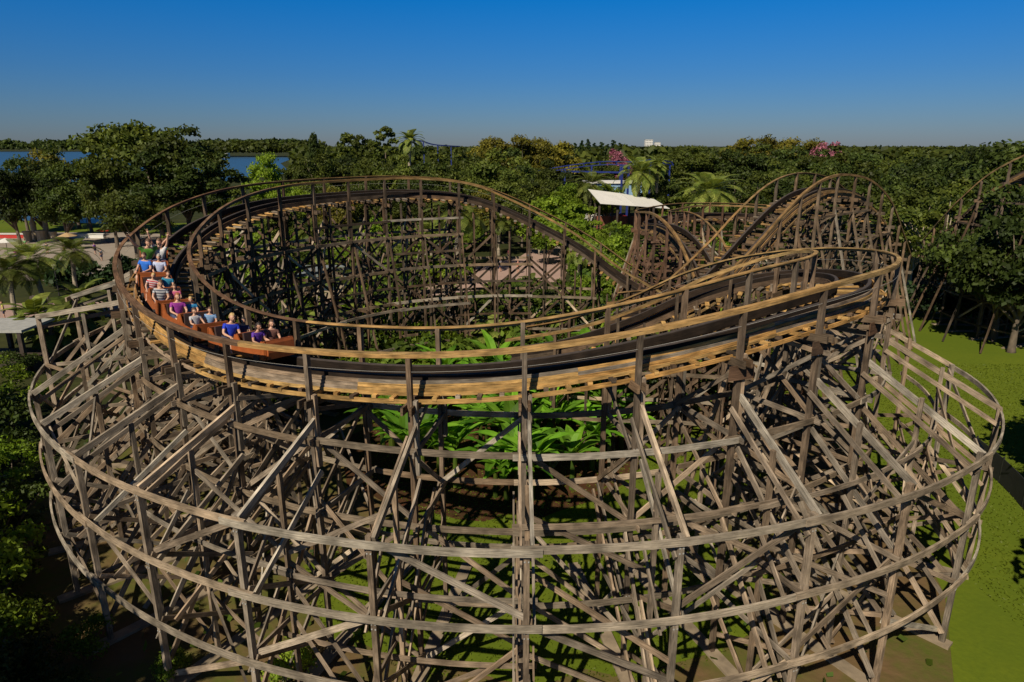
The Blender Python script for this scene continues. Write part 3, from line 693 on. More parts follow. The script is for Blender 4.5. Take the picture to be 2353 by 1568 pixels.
for px,tp in ((1322,322),(1337,316),(1352,313),(1366,322),(1383,320),(1397,325),(1410,315),(1425,322),(1440,326),(1450,332)):
    tree(px,300,tp,'conifer','dark pointed conifer in the skyline row behind the blue steel ride',g,.75)
tree(1420,215,349,'pink','tree covered in pink blossom behind the blue steel ride',wide=.75,var=0)
tree(1400,205,366,'oak','low oak in front of the pink blossom tree',wide=1.1)
tree(1915,178,319,'pink','pink blossoming tree top on the skyline above the far coaster hill',wide=.8,var=1)
tree(1560,190,345,'oak','oak on the skyline immediately right of the blue steel ride')
g='low trees screening the blue steel ride'
for px,d,tp,k in ((1245,128,395,'oak'),(1290,132,402,'dark'),(1340,134,408,'oak'),(1530,130,400,'dark'),(1500,126,425,'oak'),(1395,132,418,'pale'),(1300,122,425,'pale')):
    tree(px,d,tp,k,'low broadleaf tree just in front of the blue steel ride',g,.9)
g='skyline trees on the right'
for px,d,tp,k in ((1590,175,335,'oak'),(1650,180,340,'dark'),(1710,168,335,'dark'),(1780,172,328,'oak'),(1850,166,330,'dark'),(1930,158,332,'oak'),(2000,150,342,'dark'),(2075,142,350,'oak'),(2140,134,352,'dark'),(2200,128,348,'dark'),(2250,110,335,'dark'),(2310,104,322,'dark'),(2360,98,308,'dark'),(2420,92,305,'dark')):
    tree(px,d,tp,k,'dark oak of the dense right hand tree line on the skyline',g,R.uniform(1.0,1.2))
g='lower trees on the right'
for px,d,tp,k in ((1560,128,425,'oak'),(1700,120,400,'dark'),(1760,112,400,'oak'),(1840,106,395,'dark'),(1910,112,385,'oak'),(1975,104,392,'oak'),(2040,98,400,'dark'),(2100,92,400,'oak'),(2240,96,385,'oak'),(2300,90,385,'dark'),(2360,88,400,'dark'),(2290,86,470,'oak'),(2340,84,440,'dark'),(1650,140,380,'oak'),(1800,135,365,'oak'),(1900,132,362,'dark'),(2000,125,370,'oak'),(2080,115,372,'dark'),(2030,86,450,'oak'),(2390,82,430,'dark'),(1730,95,470,'dark'),(1830,90,470,'oak'),(1930,90,460,'dark'),(2170,88,420,'dark'),(2120,86,470,'dark')):
    tree(px,d,tp,k,'broadleaf tree low in the woods behind the far coaster hill',g,R.uniform(.9,1.15))
tree(2190,69,432,'lean','slender pale trunked tree standing at the edge of the lawn on the right',wide=1.1)
tree(2120,76,455,'lean','loose crowned tree left of the pale trunked lawn tree')
g='trees hiding the supports at the far right edge'
for px,d,tp,k in ((2262,61,478,'dark'),(2305,57,455,'dark'),(2350,54,450,'dark'),(2400,51,440,'dark'),(2330,60,430,'dark')):
    tree(px,d,tp,k,'low spreading tree hiding the coaster supports at the far right edge',g,.85)
g='dark bushes at the far edge of the lawn'
for k in range(14): plant('hedge',31+k*3.0,R.uniform(78.5,81),R.uniform(1.3,2.2),'dark bush along the far edge of the right lawn',g)
g='dark bushes under the far right coaster track'
for k in range(9): plant('hedge',35.5+k*1.6,64-k*1.4+R.uniform(-1,1),R.uniform(1.3,1.9),'dark bush under the coaster track at the far right edge',g)
g='unseen trees added for shade right of the viewpoint'
for x,y,s in ((16,5,.8),(20,12,.82),(23,17,.82),(26,22,.82),(29,26.5,.8),(25,8,.9),(30,16,.9),(13.5,1.5,.8)):  # out-of-view trees, put in to throw a dark shadow across the lawn
    plant('dark',x,y,s,'unseen tree added to shade the lawn, right of the viewpoint',g)
g='shade trees left of the viewpoint'
for x,y in ((-21,7),(-26.5,14),(-34,24),(-30,8)):
    plant('dark',x,y,.9,'shade tree out to the left of the viewpoint',g)
# palms
tree(75,61,545,'palm','palm nearest the left edge beside the paved path',wide=1.15); tree(150,67,538,'palm','second palm from the left edge, behind the lamp post',wide=1.1)
tree(5,58,580,'palm','palm cut by the left edge of the view',wide=1.1)
tree(1045,84,440,'palm','taller palm seen through the back of the loop, nearest centre',wide=1.3); tree(990,90,505,'palm','palm behind the loop, left of the taller one',wide=1.3); tree(860,80,540,'palm','palm seen through the loop above the left planting',wide=1.3)
tree(1145,100,480,'palm','palm behind the loop near the pink paved plaza',wide=1.2); tree(620,76,545,'palm','palm seen through the left part of the loop',wide=1.3); tree(720,88,500,'palm','palm behind the loop, between the left ones',wide=1.3); tree(1330,74,550,'palm','palm right of the pink plaza behind the descending track',wide=1.2)
tree(930,66,590,'palm','low palm in the middle of the loop planting',wide=1.4); tree(790,64,610,'palm','low palm left of the middle of the loop planting',wide=1.4)
tree(1470,125,352,'palm','tall palm left of the pair in front of the blue steel ride'); tree(1516,128,350,'tall_palm','tall thin palm right of the pair in front of the blue steel ride')
tree(1625,100,388,'palm','broad palm above the low coaster curve',wide=1.2); tree(1358,128,388,'palm','feathery palm above the white canopy building')
g='bright young trees near the white canopy'
for px,d,tp in ((1300,112,440),(1330,108,458),(1290,98,480),(1310,92,500),(1345,100,495),(1240,100,490),(1275,118,425),(1560,112,465),(1260,92,520),(1400,84,545),(1350,80,560),(1450,86,540)):
    tree(px,d,tp,'young','bright green young tree near the white canopy building',g,1.25)
g='banana plants inside the loop'
for k in range(56):
    a=R.uniform(0,6.28); r=math.sqrt(R.random()); x=-.3+6.8*r*math.cos(a); y=34.5+7.0*r*math.sin(a)
    plant('banana',x,y,R.uniform(.8,1.2),'large leafed banana plant in the clump inside the loop',g)
for px,py in ((1290,800),(1340,790),(1400,760)):
    q=G(px,py+160); plant('banana',q.x,q.y,1.6,'tall banana plant at the right of the clump inside the loop','tall banana plants')
def sheet(name,pts,z,mat):
    me=bpy.data.meshes.new(name); me.from_pydata([(p[0],p[1],z) for p in pts],[],[tuple(range(len(pts)))]); me.materials.append(mat); o=bpy.data.objects.new(name,me); C.objects.link(o); o['kind']='structure'; return o
def ground_mat(name,c1,c2,c3,s1=.25,s2=4,bump=.6):
    m,nt,b=newmat(name); geo=N(nt,'ShaderNodeNewGeometry'); a=N(nt,'ShaderNodeTexNoise'); a.inputs['Scale'].default_value=s1; a.inputs['Detail'].default_value=8; a.inputs['Roughness'].default_value=.65; bb=N(nt,'ShaderNodeTexNoise'); bb.inputs['Scale'].default_value=s2; bb.inputs['Detail'].default_value=8
    for x in (a,bb): nt.links.new(geo.outputs['Position'],x.inputs['Vector'])
    r=N(nt,'ShaderNodeMapRange'); r.inputs[1].default_value=.42; r.inputs[2].default_value=.58; nt.links.new(a.outputs[0],r.inputs[0]); r2=N(nt,'ShaderNodeMapRange'); r2.inputs[1].default_value=.35; r2.inputs[2].default_value=.7; nt.links.new(bb.outputs[0],r2.inputs[0])
    c=mixc(nt,'MIX',r.outputs[0],c1,c2); f=N(nt,'ShaderNodeMath',operation='MULTIPLY'); f.inputs[1].default_value=.65; nt.links.new(r2.outputs[0],f.inputs[0]); c=mixc(nt,'MIX',f.outputs[0],c,c3)
    nt.links.new(c,b.inputs['Base Color']); b.inputs['Roughness'].default_value=.95; b.inputs['Specular IOR Level'].default_value=.1
    bp=N(nt,'ShaderNodeBump'); bp.inputs['Strength'].default_value=bump; bp.inputs['Distance'].default_value=.06; nt.links.new(bb.outputs[0],bp.inputs['Height']); nt.links.new(bp.outputs[0],b.inputs['Normal']); return m
GM=ground_mat('forest_floor',(.025,.035,.010),(.05,.055,.016),(.03,.03,.012),.15,2)
SM=ground_mat('bare_soil_with_grass',(.15,.095,.045),(.085,.10,.018),(.12,.08,.035),.3,3)
LM=ground_mat('mown_lawn',(.095,.135,.010),(.12,.155,.011),(.085,.12,.010),.12,5,.25)
MU=ground_mat('mulch',(.09,.035,.018),(.06,.025,.012),(.05,.04,.015),.8,6)
PV=ground_mat('pink_paving',(.38,.26,.21),(.34,.23,.19),(.41,.29,.24),.3,5)
PG=ground_mat('grey_paving',(.30,.25,.20),(.34,.29,.24),(.26,.22,.18),.3,5)
sheet('ground',[(-9000,-300),(9000,-300),(9000,12000),(-9000,12000)],0,GM)
def disc(x,y,rx,ry,n=48,w=.06): return [(x+rx*math.cos(2*math.pi*k/n)*(1+w*math.sin(3*k)+w*math.sin(5*k+1)*.5),y+ry*math.sin(2*math.pi*k/n)*(1+w*math.sin(4*k))) for k in range(n)]
sheet('soil_bed',disc(-1,30,21,25,64,.01),.006,SM)
sheet('lawn',[(6,2),(60,0),(80,40),(66,66),(54,75),(30,77),(24,66),(18,55),(16.5,44),(17.2,36),(17.6,28),(15.5,21),(12.5,15.5),(9.5,11)],.012,LM)
sheet('inner_lawn',disc(3,36,11.5,12,40,.05),.018,LM)
sheet('front_lawn',disc(1,22.0,8.5,5.0,40,.08),.022,LM)
sheet('mulch_bed',disc(-1.2,33.5,7.8,7.3,40,.05),.030,MU)
sheet('path',[(-70,59),(-45,61),(-30,64),(-14,68),(-5,74),(1,77),(6,80),(8,92),(8,106),(3,106),(1,98),(-4,91),(-10,84),(-18,74),(-34,70),(-50,68),(-75,68)],.034,PV)
sheet('left_plaza',[(-110,82),(-45,80),(-40,92),(-50,118),(-70,128),(-112,126)],.03,PG)
sheet('far_path',[(3,106),(12,122),(22,150),(30,150),(22,122),(10,106)],.038,PG)
sheet('shore_lawn',[(-112,127),(-50,119),(-46,150),(-80,140),(-95,158),(-120,160)],.02,LM)
wm,nt,b=newmat('lake_water'); b.inputs['Base Color'].default_value=(.035,.09,.16,1); b.inputs['Roughness'].default_value=.35; b.inputs['Specular IOR Level'].default_value=.4
no=N(nt,'ShaderNodeTexNoise'); no.inputs['Scale'].default_value=.5; no.inputs['Detail'].default_value=6; geo=N(nt,'ShaderNodeNewGeometry'); nt.links.new(geo.outputs['Position'],no.inputs['Vector']); bp=N(nt,'ShaderNodeBump'); bp.inputs['Strength'].default_value=.5; bp.inputs['Distance'].default_value=.5; nt.links.new(no.outputs[0],bp.inputs['Height']); nt.links.new(bp.outputs[0],b.inputs['Normal'])
sheet('lake_water',[(-78,140),(-98,168),(-118,240),(-128,330),(-132,420),(-210,640),(-300,980),(-520,1040),(-700,1850),(-1600,1900),(-4000,1900),(-4000,400),(-500,150),(-200,130),(-110,150)][::-1],.06,wm)
def forest(name,spots,size,n,mat):
    cs=[];bs=[]
    for (x,y,h,r) in spots:
        d=rdir(n); d[:,2]=np.abs(d[:,2]); cs.append(np.array([x,y,h*.45])+d*np.array([r,r,h*.55])*NR.uniform(.75,1.05,(n,1))); bs.append(d+np.array([0,0,.3]))
    cen=np.concatenate(cs); U,W=cards(cen,size,np.concatenate(bs)); me=quads(name,cen,U,W,mat); o=bpy.data.objects.new(name,me); C.objects.link(o); return o
sp=[]
while len(sp)<1500:
    y=R.uniform(240,1000); x=R.uniform(-.34*y if y<900 else -.5*y,.80*y)
    if x<-125-(y-420)*.32 and y<980 : continue
    if x<-120: continue
    sp.append((x,y,R.uniform(9,15.5),R.uniform(5,9)))
tag(forest('distant_woods',sp,2.6,70,L_OAK),'low distant woods stretching to the horizon behind the park','woods',kind='stuff')
sp=[(R.uniform(-720,-560) if k%4==0 else R.uniform(-1700,-640),R.uniform(1870,1960),R.uniform(18,34),R.uniform(12,22)) for k in range(300)]
tag(forest('far_shore_woods',sp,8,50,L_DARK),'thin line of woods along the far lake shore','woods',kind='stuff')
sp=[]
for k in range(260):
    f=R.random(); sp.append((-300-260*f+R.uniform(-10,30),985+60*f+R.uniform(0,80),R.uniform(14,24),R.uniform(6,12)))
for k in range(120):
    f=R.random(); sp.append((-135-165*f+R.uniform(5,40),430+550*f,R.uniform(10,15),R.uniform(5,9)))
tag(forest('near_shore_woods',sp,4,50,L_OAK),'woods on the lake point behind the narrow strip of water','woods',kind='stuff')
def inpath(x,y,m=0):
    if x<-5 and 60+max(0,(x+45)*.16)-m<y<69+max(0,(x+34)*.2)+m: return True
    return -6-m<x<8+m and 74-m<y<106
g='shrubs of the planting beds behind the loop'; g3='bright shrubs of the planting beds behind the loop'
cnt=0
while cnt<280:
    y=R.uniform(37,110); x=R.uniform(-.5*y,.34*y)
    if inpath(x,y) : continue
    if math.hypot(x-.3,y-34)<7: continue
    br=R.random()<.4; s=R.uniform(.9,2.2)
    if -6<x<8 and 62<y<76: s*=.55
    plant('shrub_bright' if br else 'shrub',x,y,s,('bright yellow green' if br else 'dark green')+' shrub in the planting beds behind the loop',g3 if br else g); cnt+=1
g='palm bushes of the planting beds'
for k in range(80):
    y=R.uniform(44,105); x=R.uniform(-.48*y,.28*y)
    if inpath(x,y): continue
    plant('fan',x,y,R.uniform(1.0,1.8)*(.6 if -6<x<8 and 62<y<76 else 1),'low palm bush in the planting beds behind the loop',g)
g='small trees of the planting beds'
for k in range(40):
    y=R.uniform(62,108); x=R.uniform(-.45*y,.28*y)
    if inpath(x,y,1) or (-6<x<8 and y<76): continue
    plant('young',x,y,R.uniform(.6,1.0),'small bright tree in the planting beds behind the loop',g)
ga='dark shrubs at the lower left outside the loop'; gb='sunlit shrubs at the lower left outside the loop'
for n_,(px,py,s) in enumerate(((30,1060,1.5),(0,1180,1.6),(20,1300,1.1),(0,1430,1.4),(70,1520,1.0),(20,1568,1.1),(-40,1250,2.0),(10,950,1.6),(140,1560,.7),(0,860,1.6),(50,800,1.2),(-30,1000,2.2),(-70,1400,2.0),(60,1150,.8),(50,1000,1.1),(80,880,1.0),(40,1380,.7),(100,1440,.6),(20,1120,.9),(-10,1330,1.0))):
    q=G(px,py+60); br=n_%3==0; plant('fine_bright' if br else 'fine',q.x,q.y,s,('brighter' if br else 'dark')+' leafy shrub at the lower left outside the coaster frame',gb if br else ga)  # tree shade and sun put into leaf colour: dark and bright kinds
for px,py,s,lab in ((660,1568,.8,'bright leafy shrub poking through the front beams left of centre'),(390,1568,.6,'small bright shrub among the front beams at the lower left'),(215,1500,.8,'small bright shrub outside the front posts at the lower left')):
    q=G(px,py); plant('fine_bright',q.x,q.y,s,lab)
g='dark hedge shrubs by the left path'
for k in range(14): plant('hedge',-52+k*2.0,R.uniform(74,78.5),R.uniform(1.5,2.0),'dark rounded hedge shrub between the left path and the plaza',g)
for px,py in ((215,730),(110,780),(190,780),(150,820)):
    q=G(px,py); plant('fan',q.x,q.y,1.6,'spreading palm bush beside the left path','palm bushes by the left path')
n=38000; xx=NR.uniform(-40,34,n); yy=NR.uniform(8,108,n)
ip=((yy>60)&(yy<70)&(xx<-5))|((xx>-6)&(xx<8)&(yy>76)&(yy<106))
keep=(np.abs(xx)<.78*yy+3)&(np.hypot(xx-3,yy-36)>(9+NR.normal(size=n)))&~ip&~((xx>13)&(yy<75))
clump=np.sin(xx*1.1)*np.sin(yy*.9+xx*.3)+np.sin(xx*.37+2)*np.cos(yy*.45)
keep&=(clump>NR.uniform(-.6,1.0,n))&((yy>48)|(NR.uniform(size=n)<.4)|(xx<-19))
cen=np.stack([xx[keep],yy[keep],NR.uniform(.03,.35,keep.sum())],1); U,W=cards(cen,.26,np.array([0,0,1.0]))
o=bpy.data.objects.new('ground_cover',quads('ground_cover',cen,U,W,L_SHR)); C.objects.link(o); tag(o,'low leafy ground cover scattered in the planting beds','ground cover',kind='stuff')
n=90000; xx=NR.uniform(-12,40,n); yy=NR.uniform(10,48,n); keep=(np.hypot(xx-3,yy-36)<11.5)|(np.hypot(xx-1,(yy-22)*1.6)<8.5)|((xx>17)&(NR.uniform(size=n)<.9))
keep&=np.abs(xx)<.78*yy+3
k=keep.sum(); cen=np.stack([xx[keep],yy[keep],np.full(k,.04)],1); h=NR.uniform(.015,.035,(k,1)); az=NR.uniform(0,6.28,k)
U=np.stack([np.cos(az),np.sin(az),0*az],1)*.035; W=np.concatenate([NR.normal(size=(k,2))*.02,h],1)
GL=leaf_mat('grass_blades',(.10,.14,.010),(.125,.16,.011),.3,.3,(1,1),(.9,1.1))
o=bpy.data.objects.new('grass',quads('grass',cen,U,W,GL)); C.objects.link(o); tag(o,'short grass on the lawns around the coaster','grass',kind='stuff')
# ---------------------------------------------------------------- built things
WHT=plain('white_paint',(.70,.68,.62),.6,.08); DWD=plain('dark_stained_wood',(.05,.035,.025),.7,.3); BLU=plain('blue_steel_paint',(.010,.022,.15),.5,.2); GRF=plain('grey_roof',(.36,.36,.33),.7,.15); REDP=plain('red_canvas',(.45,.03,.02),.7,.1); TANP=plain('sand_coloured_block',(.38,.30,.19),.8,.15)
GLS=plain('dark_glass',(.03,.05,.07),.1,.1); BKF=plain('black_fence_cloth',(.012,.013,.012),.8,.3)
def bx(root,name,c,sz,mat): return MB().box(c,sz,(1,1,1)).build(name,mat,root)
c0=P(1440,470,118); cr=empty('canopy_building',(c0.x,118,0),'open pavilion with a folded white canopy roof and brown walls right of centre','building')
def quadp(m,a,b,c,d):
    bb=len(m.v); m.v+=[a,b,c,d,(a[0],a[1],a[2]-.08),(b[0],b[1],b[2]-.08),(c[0],c[1],c[2]-.08),(d[0],d[1],d[2]-.08)]
    for f in ((0,1,2,3),(7,6,5,4),(0,4,5,1),(1,5,6,2),(2,6,7,3),(3,7,4,0)): m.face(tuple(bb+i for i in f),[(0,0)]*4,(1,1,1,1))
m=MB(); quadp(m,(-5.0,-4,6.4),(1.0,-4,6.0),(-.6,4,7.5),(-6.2,4,8.2)); quadp(m,(1.05,-4,6.0),(6.9,-2,5.4),(5.4,4,6.5),(-.55,4,7.5)); m.build('roof',WHT,cr)
for x in (-5,-2,1,4):
    for y in (-3,3): MB().beam((x,y,0),(x,y,5.9),.3,.3,up=V((0,1,0))).build('post',DWD,cr)
bx(cr,'wall',(0,3.5,1.8),(10,.3,3.6),plain('brown_wall',(.2,.07,.04),.8,.2)); bx(cr,'counter',(-1,-1.5,.6),(6,.8,1.1),DWD)
def stroller():
    o=empty('stroller',(0,0,0),'white stroller in the parked row beside the white canopy pavilion','stroller','strollers parked beside the canopy pavilion',0)
    m=MB(); poly_extrude(m,[(-.35,.35),(.35,.3),(.4,.45),(-.1,.5),(-.35,1.0),(-.45,.95)],-.25,.25); m.build('seat',WHT,o)
    m=MB(); poly_extrude(m,[(-.45,.95),(-.4,1.25),(-.1,1.35),(.2,1.2),(.15,1.15),(-.1,1.25),(-.33,1.15)],-.27,.27); m.build('hood',WHT,o)
    m=MB(); m.tube([(-.2,.35,.3),(-.25,-.45,1.05),(.25,-.45,1.05),(.2,.35,.3)],.03,5); m.build('handle',BLK,o)
    for sx in (-.25,.25):
        for yy in (-.35,.35): MB().tube([(sx-.03,yy,.14),(sx+.03,yy,.14)],.14,10).build('wheel',BLK,o)
    return o
s0=stroller(); first=True
for k in range(16):
    q=G(1345+k*4.6,(498+k*2.4) if k%2 else (507+k*2.4)); s=s0 if first else copy_tree(s0); first=False; s.location=q; s.rotation_euler=(0,0,R.uniform(-.5,.5)); s.scale=(1.3,1.3,1.3)
def parasol(px,py,col,label,ht=2.6):
    q=G(px,py); o=empty('parasol',q,label,'parasol'); MB().tube([(0,0,0),(0,0,ht)],.04,6).build('pole',BLK,o)
    m=MB(); m.v.append((0,0,ht+.1))
    for k in range(8): m.v.append((1.4*math.cos(k*.785),1.4*math.sin(k*.785),ht-.45))
    for k in range(8): m.face((0,1+k,1+(k+1)%8),[(0,0)]*3,(1,1,1,1))
    m.build('canopy',col,o); bx(o,'base',(0,0,.06),(.5,.5,.12),CONC)
parasol(1402,530,REDP,'red parasol standing beside the white canopy pavilion'); parasol(1425,522,REDP,'red parasol partly under the white canopy pavilion')
parasol(20,590,WHT,'white parasol at the far left of the plaza'); parasol(160,575,plain('tan_canvas',(.45,.3,.15),.7,.1),'tan parasol on the left plaza behind the palms'); parasol(245,560,REDP,'red parasol at the back of the left plaza')
bl=empty('steel_coaster',(0,0,0),'blue steel ride track on tall posts among the trees right of centre','roller coaster')
tpp=smooth_path([P(1235,400,170),P(1290,390,168),P(1340,383,165),P(1400,378,162),P(1450,380,160),P(1500,374,160),P(1545,380,165)],1.0)
for dz in (0,.7): MB().sweep([p+V((0,0,dz)) for p in tpp],.25,.18,(1,1,1)).build('track_rail',BLU,bl)
for k in range(0,len(tpp),4): MB().beam(tpp[k]-V((0,1.0,0)),tpp[k]+V((0,1.0,.7)),.2,.2,(1,1,1)).build('cross_member',BLU,bl)
for k in range(0,len(tpp),7): MB().beam((tpp[k].x,tpp[k].y,0),tpp[k],.35,.35,(1,1,1),up=V((0,1,0))).build('support_post',BLU,bl)
for px in (1430,1445):
    a=P(px,378,140); MB().beam((a.x,140,0),(a.x,140,a.z),.4,.4,(1,1,1),up=V((0,1,0))).build('tower_post',BLU,bl)
a=P(1428,382,140); b_=P(1447,382,140); MB().beam(a,b_,.35,.35,(1,1,1)).build('cross_member',BLU,bl)
a=P(1290,394,150); b_=P(1445,397,142); MB().beam(a,b_,.3,.35,(1,1,1)).build('cross_member',BLU,bl)
bl2=empty('steel_coaster',(0,0,0),'small blue steel ride peak beside the tall palm on the skyline','roller coaster')
tp=smooth_path([P(940,332,200),P(962,320,200),P(985,331,202),P(1020,335,205),P(1060,337,210)],1.2); MB().sweep(tp,.3,.3,(1,1,1)).build('track_rail',BLU,bl2)
for k in range(0,len(tp),4): MB().beam((tp[k].x,tp[k].y,0),tp[k],.3,.3,(1,1,1),up=V((0,1,0))).build('support_post',BLU,bl2)
def building(px,d,w,h,dep,wall,roof,label,wins=4,floors=1):
    q=P(px,330,d); o=empty('building',(q.x,d,0),label,'building')
    bx(o,'wall',(0,0,h/2),(w,dep,h),wall); bx(o,'roof',(0,0,h+.2),(w+.8,dep+.8,.4),roof)
    for f in range(floors):
        for k in range(wins): bx(o,'window',(-w/2+w*(k+.5)/wins,-dep/2-.03,h*(f+.55)/floors),(w/wins*.55,.08,h/floors*.4),GLS)
    return o
o=building(1412,155,12,2.6,6,plain('pale_blue_wall',(.22,.36,.5),.6,.15),WHT,'pale blue station building with a white roof below the blue steel ride')
for ch in list(o.children): ch.location.z=5.0
for x in (-5.5,0,5.5): MB().beam((x,0,0),(x,0,5.0),.4,.4,up=V((0,1,0))).build('stilt',BLU,o)
for (px,d,w,h,lab) in ((1490,2300,24,34,'pale distant tower block on the horizon right of centre'),(1510,2350,18,26,'second smaller pale block on the horizon right of centre'),(632,2600,50,38,'pale low block on the horizon above the lake')):
    building(px,d,w,h,20,WHT,GRF,lab,5,5)
o=building(512,930,12,6,9,WHT,GRF,'white boathouse on the far side of the lake',3)
pv=empty('pavilion',(-37.5,47.5,0),'small open pavilion with a pale flat roof and dark posts at the left edge','pavilion')
bx(pv,'roof',(0,0,3.1),(7,3.6,.18),GRF)
for x in (-3.2,0,3.2):
    for y in (-1.6,1.6): MB().beam((x,y,0),(x,y,3.0),.28,.28,up=V((0,1,0))).build('post',DWD,pv)
bx(pv,'counter',(1,0,.5),(5,2.6,1.0),DWD)
ks=empty('kiosk',(-20,72,0),'small kiosk with a dull grey roof seen through the left side of the loop','kiosk')
KG=plain('dull_slate_roof',(.14,.16,.17),.8,.2)
bx(ks,'wall',(0,0,1.2),(4.5,3,2.4),plain('kiosk_wall',(.3,.25,.17),.7,.2)); m=MB(); quadp(m,(-3,-2.4,2.5),(3,-2.4,2.5),(2.6,0,3.3),(-2.6,0,3.3)); quadp(m,(-2.6,.01,3.3),(2.6,.01,3.3),(3,2.4,2.5),(-3,2.4,2.5)); m.build('roof',KG,ks); bx(ks,'window',(0,-1.53,1.4),(3,.08,1),GLS)
def lamp(px,py,label,ht=4.2):
    q=G(px,py); o=empty('street_lamp',q,label,'street lamp'); MB().tube([(0,0,0),(0,0,.5),(0,0,ht)],[.1,.06,.045],8).build('pole',BLK,o)
    MB().tube([(0,0,ht),(0,0,ht+.35),(0,0,ht+.5)],[.12,.22,.05],8).build('lantern',WHT,o); MB().tube([(0,0,ht+.5),(0,0,ht+.56)],[.26,.05],8).build('cap',BLK,o)
lamp(143,716,'street lamp in front of the two left palms'); lamp(205,545,'tall street lamp beside the lake shore lawn at the left',7); lamp(1330,575,'street lamp on the path below the white canopy pavilion',3.6)
def bench(px,py,label):
    q=G(px,py); o=empty('park_bench',q,label,'bench',None,R.uniform(-.2,.2))
    MB().box((0,0,.45),(1.9,.45,.06)).build('seat',DWD,o); MB().beam((0,.26,.6),(0,.34,.95),1.9,.05,up=V((0,1,0))).build('backrest',DWD,o)
    for x in (-.8,.8): MB().box((x,.03,.22),(.08,.42,.42)).build('leg',BLK,o)
bench(88,702,'dark park bench on the path under the left palms'); bench(560,712,'dark park bench on the path seen left through the loop')
for k,(px,py,h,r) in enumerate(((82,552,2.6,.45),(98,556,1.6,.7),(110,550,3.0,.42),(66,556,1.5,.6),(125,556,1.4,.5))):
    q=G(px,py); o=empty('play_tower',q,('tall pointed sand coloured play tower, left of the pair','broad low sand coloured play block between the two tall towers','tallest sand coloured play tower by the shore','leftmost low sand coloured play block','rightmost low sand coloured play block')[k],'play tower')
    MB().tube([(0,0,0),(0,0,h)],r,10).build('wall',TANP,o); MB().tube([(0,0,h),(0,0,h+.3)],r*1.2,10).build('parapet',TANP,o)
    if h>2: MB().tube([(0,0,h+.3),(0,0,h+1.5)],[r,.05],10).build('spire',TANP,o)
for px,py,w,mt,lab in ((180,548,9,WHT,'long low white wall at the back of the left plaza'),(30,548,5,REDP,'red edged low wall at the far left of the plaza')):
    q=G(px,py); o=empty('low_wall',q,lab,'wall'); bx(o,'wall',(0,0,.35),(w,.4,.7),mt); bx(o,'coping',(0,0,.76),(w+.3,.6,.12),WHT)
fr=empty('fence',(0,0,0),'low black cloth fence curving round the right side of the coaster','fence')
fp=[V((cx+23.4*math.sin(math.radians(a)),cy-23.4*math.cos(math.radians(a)),.65)) for a in range(25,86,3)]
MB().sweep(fp,.04,1.2,(1,1,1)).build('fence_cloth',BKF,fr)
for p in fp[::2]: MB().beam((p.x,p.y,0),(p.x,p.y,1.35),.06,.06,up=V((0,1,0))).build('post',BLK,fr)
fr=empty('fence',(0,0,0),'tall black fence between the lawn and the right hand woods','fence')
fp=[V((28,77,1)),V((40,79,1)),V((58,78,1)),V((68,68,1)),V((80,50,1))]; MB().sweep(fp,.05,2.0,(1,1,1)).build('fence_cloth',BKF,fr)
for p in fp: MB().beam((p.x,p.y,0),(p.x,p.y,2.1),.08,.08,up=V((0,1,0))).build('post',BLK,fr)
by=[(172,650,(.5,.05,.05),'red'),(185,652,(.7,.7,.7),'white'),(212,655,(.1,.2,.5),'blue'),(12,735,(.6,.5,.1),'yellow'),(235,600,(.5,.5,.52),'pale grey'),(1170,600,(.5,.08,.1),'dark red'),(1212,610,(.1,.35,.6),'sky blue'),(1150,625,(.7,.68,.6),'cream'),(1190,630,(.6,.05,.05),'bright red'),(60,575,(.2,.4,.15),'green'),(150,590,(.6,.3,.1),'orange'),(40,600,(.5,.1,.3),'pink'),(110,585,(.1,.1,.12),'black'),(220,585,(.3,.1,.5),'purple')]
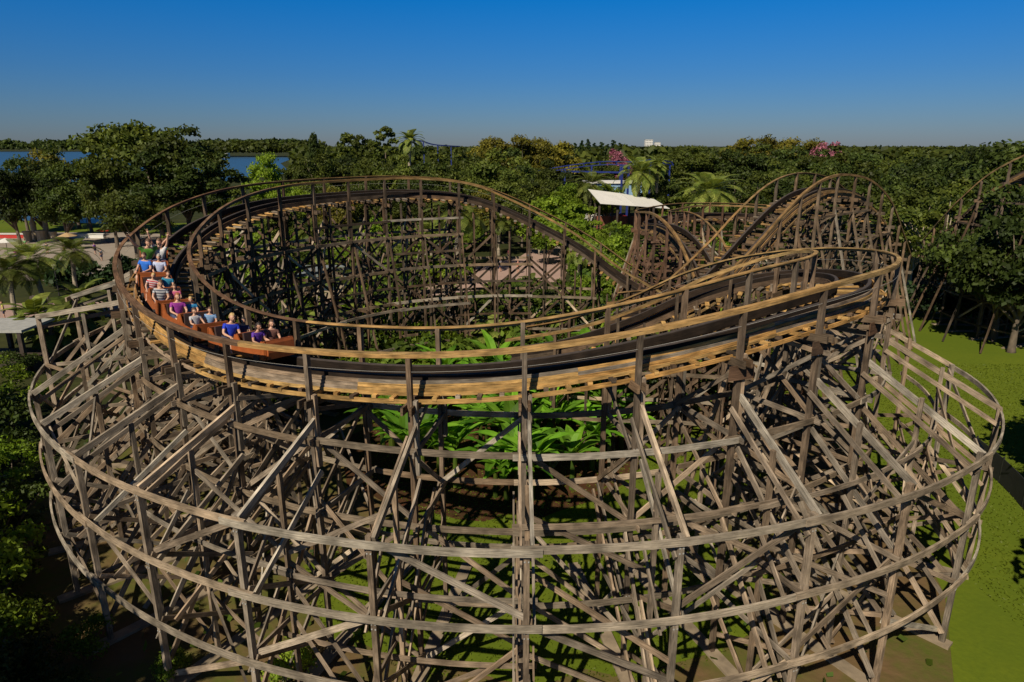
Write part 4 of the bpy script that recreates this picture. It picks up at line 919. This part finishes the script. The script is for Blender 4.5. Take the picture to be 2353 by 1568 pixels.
for px,py,c,nm in by:
    q=G(px,py); person('person in a %s shirt standing on the %s'%(nm,'plaza behind the loop' if px>900 else 'paving at the left'),Matrix.Translation((q.x,q.y,.95))@Matrix.Rotation(R.uniform(0,6),4,'Z'),1.0,c,SK,BR,'stand',False)
# ---------------------------------------------------------------- light, sky, camera
el=math.radians(43); sdir=V((-.42,-.86,0)).normalized()*math.cos(el)+V((0,0,math.sin(el)))
sl=bpy.data.lights.new('Sun','SUN'); sl.energy=5.0; sl.angle=math.radians(.5); sl.color=(1,.89,.72); so=bpy.data.objects.new('Sun',sl); C.objects.link(so); so.rotation_euler=sdir.to_track_quat('Z','Y').to_euler(); so.location=(0,-20,60)
w=bpy.data.worlds.new('World'); bpy.context.scene.world=w; w.use_nodes=True; nt=w.node_tree; bg=nt.nodes['Background']
sk=N(nt,'ShaderNodeTexSky',sky_type='NISHITA'); sk.sun_disc=False; sk.sun_elevation=el; sk.sun_rotation=math.atan2(sdir.x,sdir.y); sk.altitude=0; sk.air_density=1.0; sk.dust_density=.3; sk.ozone_density=3
tc=N(nt,'ShaderNodeTexCoord'); sx=N(nt,'ShaderNodeSeparateXYZ'); nt.links.new(tc.outputs['Generated'],sx.inputs[0]); cr_=N(nt,'ShaderNodeValToRGB'); nt.links.new(sx.outputs['Z'],cr_.inputs[0])
e=cr_.color_ramp.elements; e[0].position=0; e[0].color=(.22,.27,.40,1); e[1].position=.36; e[1].color=(.05,.15,.26,1)
x=cr_.color_ramp.elements.new(.09); x.color=(.11,.29,.55,1)
x=cr_.color_ramp.elements.new(.20); x.color=(.001,.34,.72,1)
nt.links.new(mixc(nt,'MULTIPLY',1.0,sk.outputs[0],cr_.outputs[0]),bg.inputs[0]); bg.inputs[1].default_value=.115
cam=bpy.data.cameras.new('Camera'); cam.lens=F/2353*36; cam.sensor_width=36; cam.clip_end=20000; cam.clip_start=.1
co=bpy.data.objects.new('Camera',cam); C.objects.link(co); co.location=(0,0,H); co.rotation_euler=(math.pi/2-PT,0,0); bpy.context.scene.camera=co
s=bpy.context.scene; s.view_settings.view_transform='Standard'; s.view_settings.look='None'; s.view_settings.exposure=0
print('OBJS',len(bpy.data.objects))
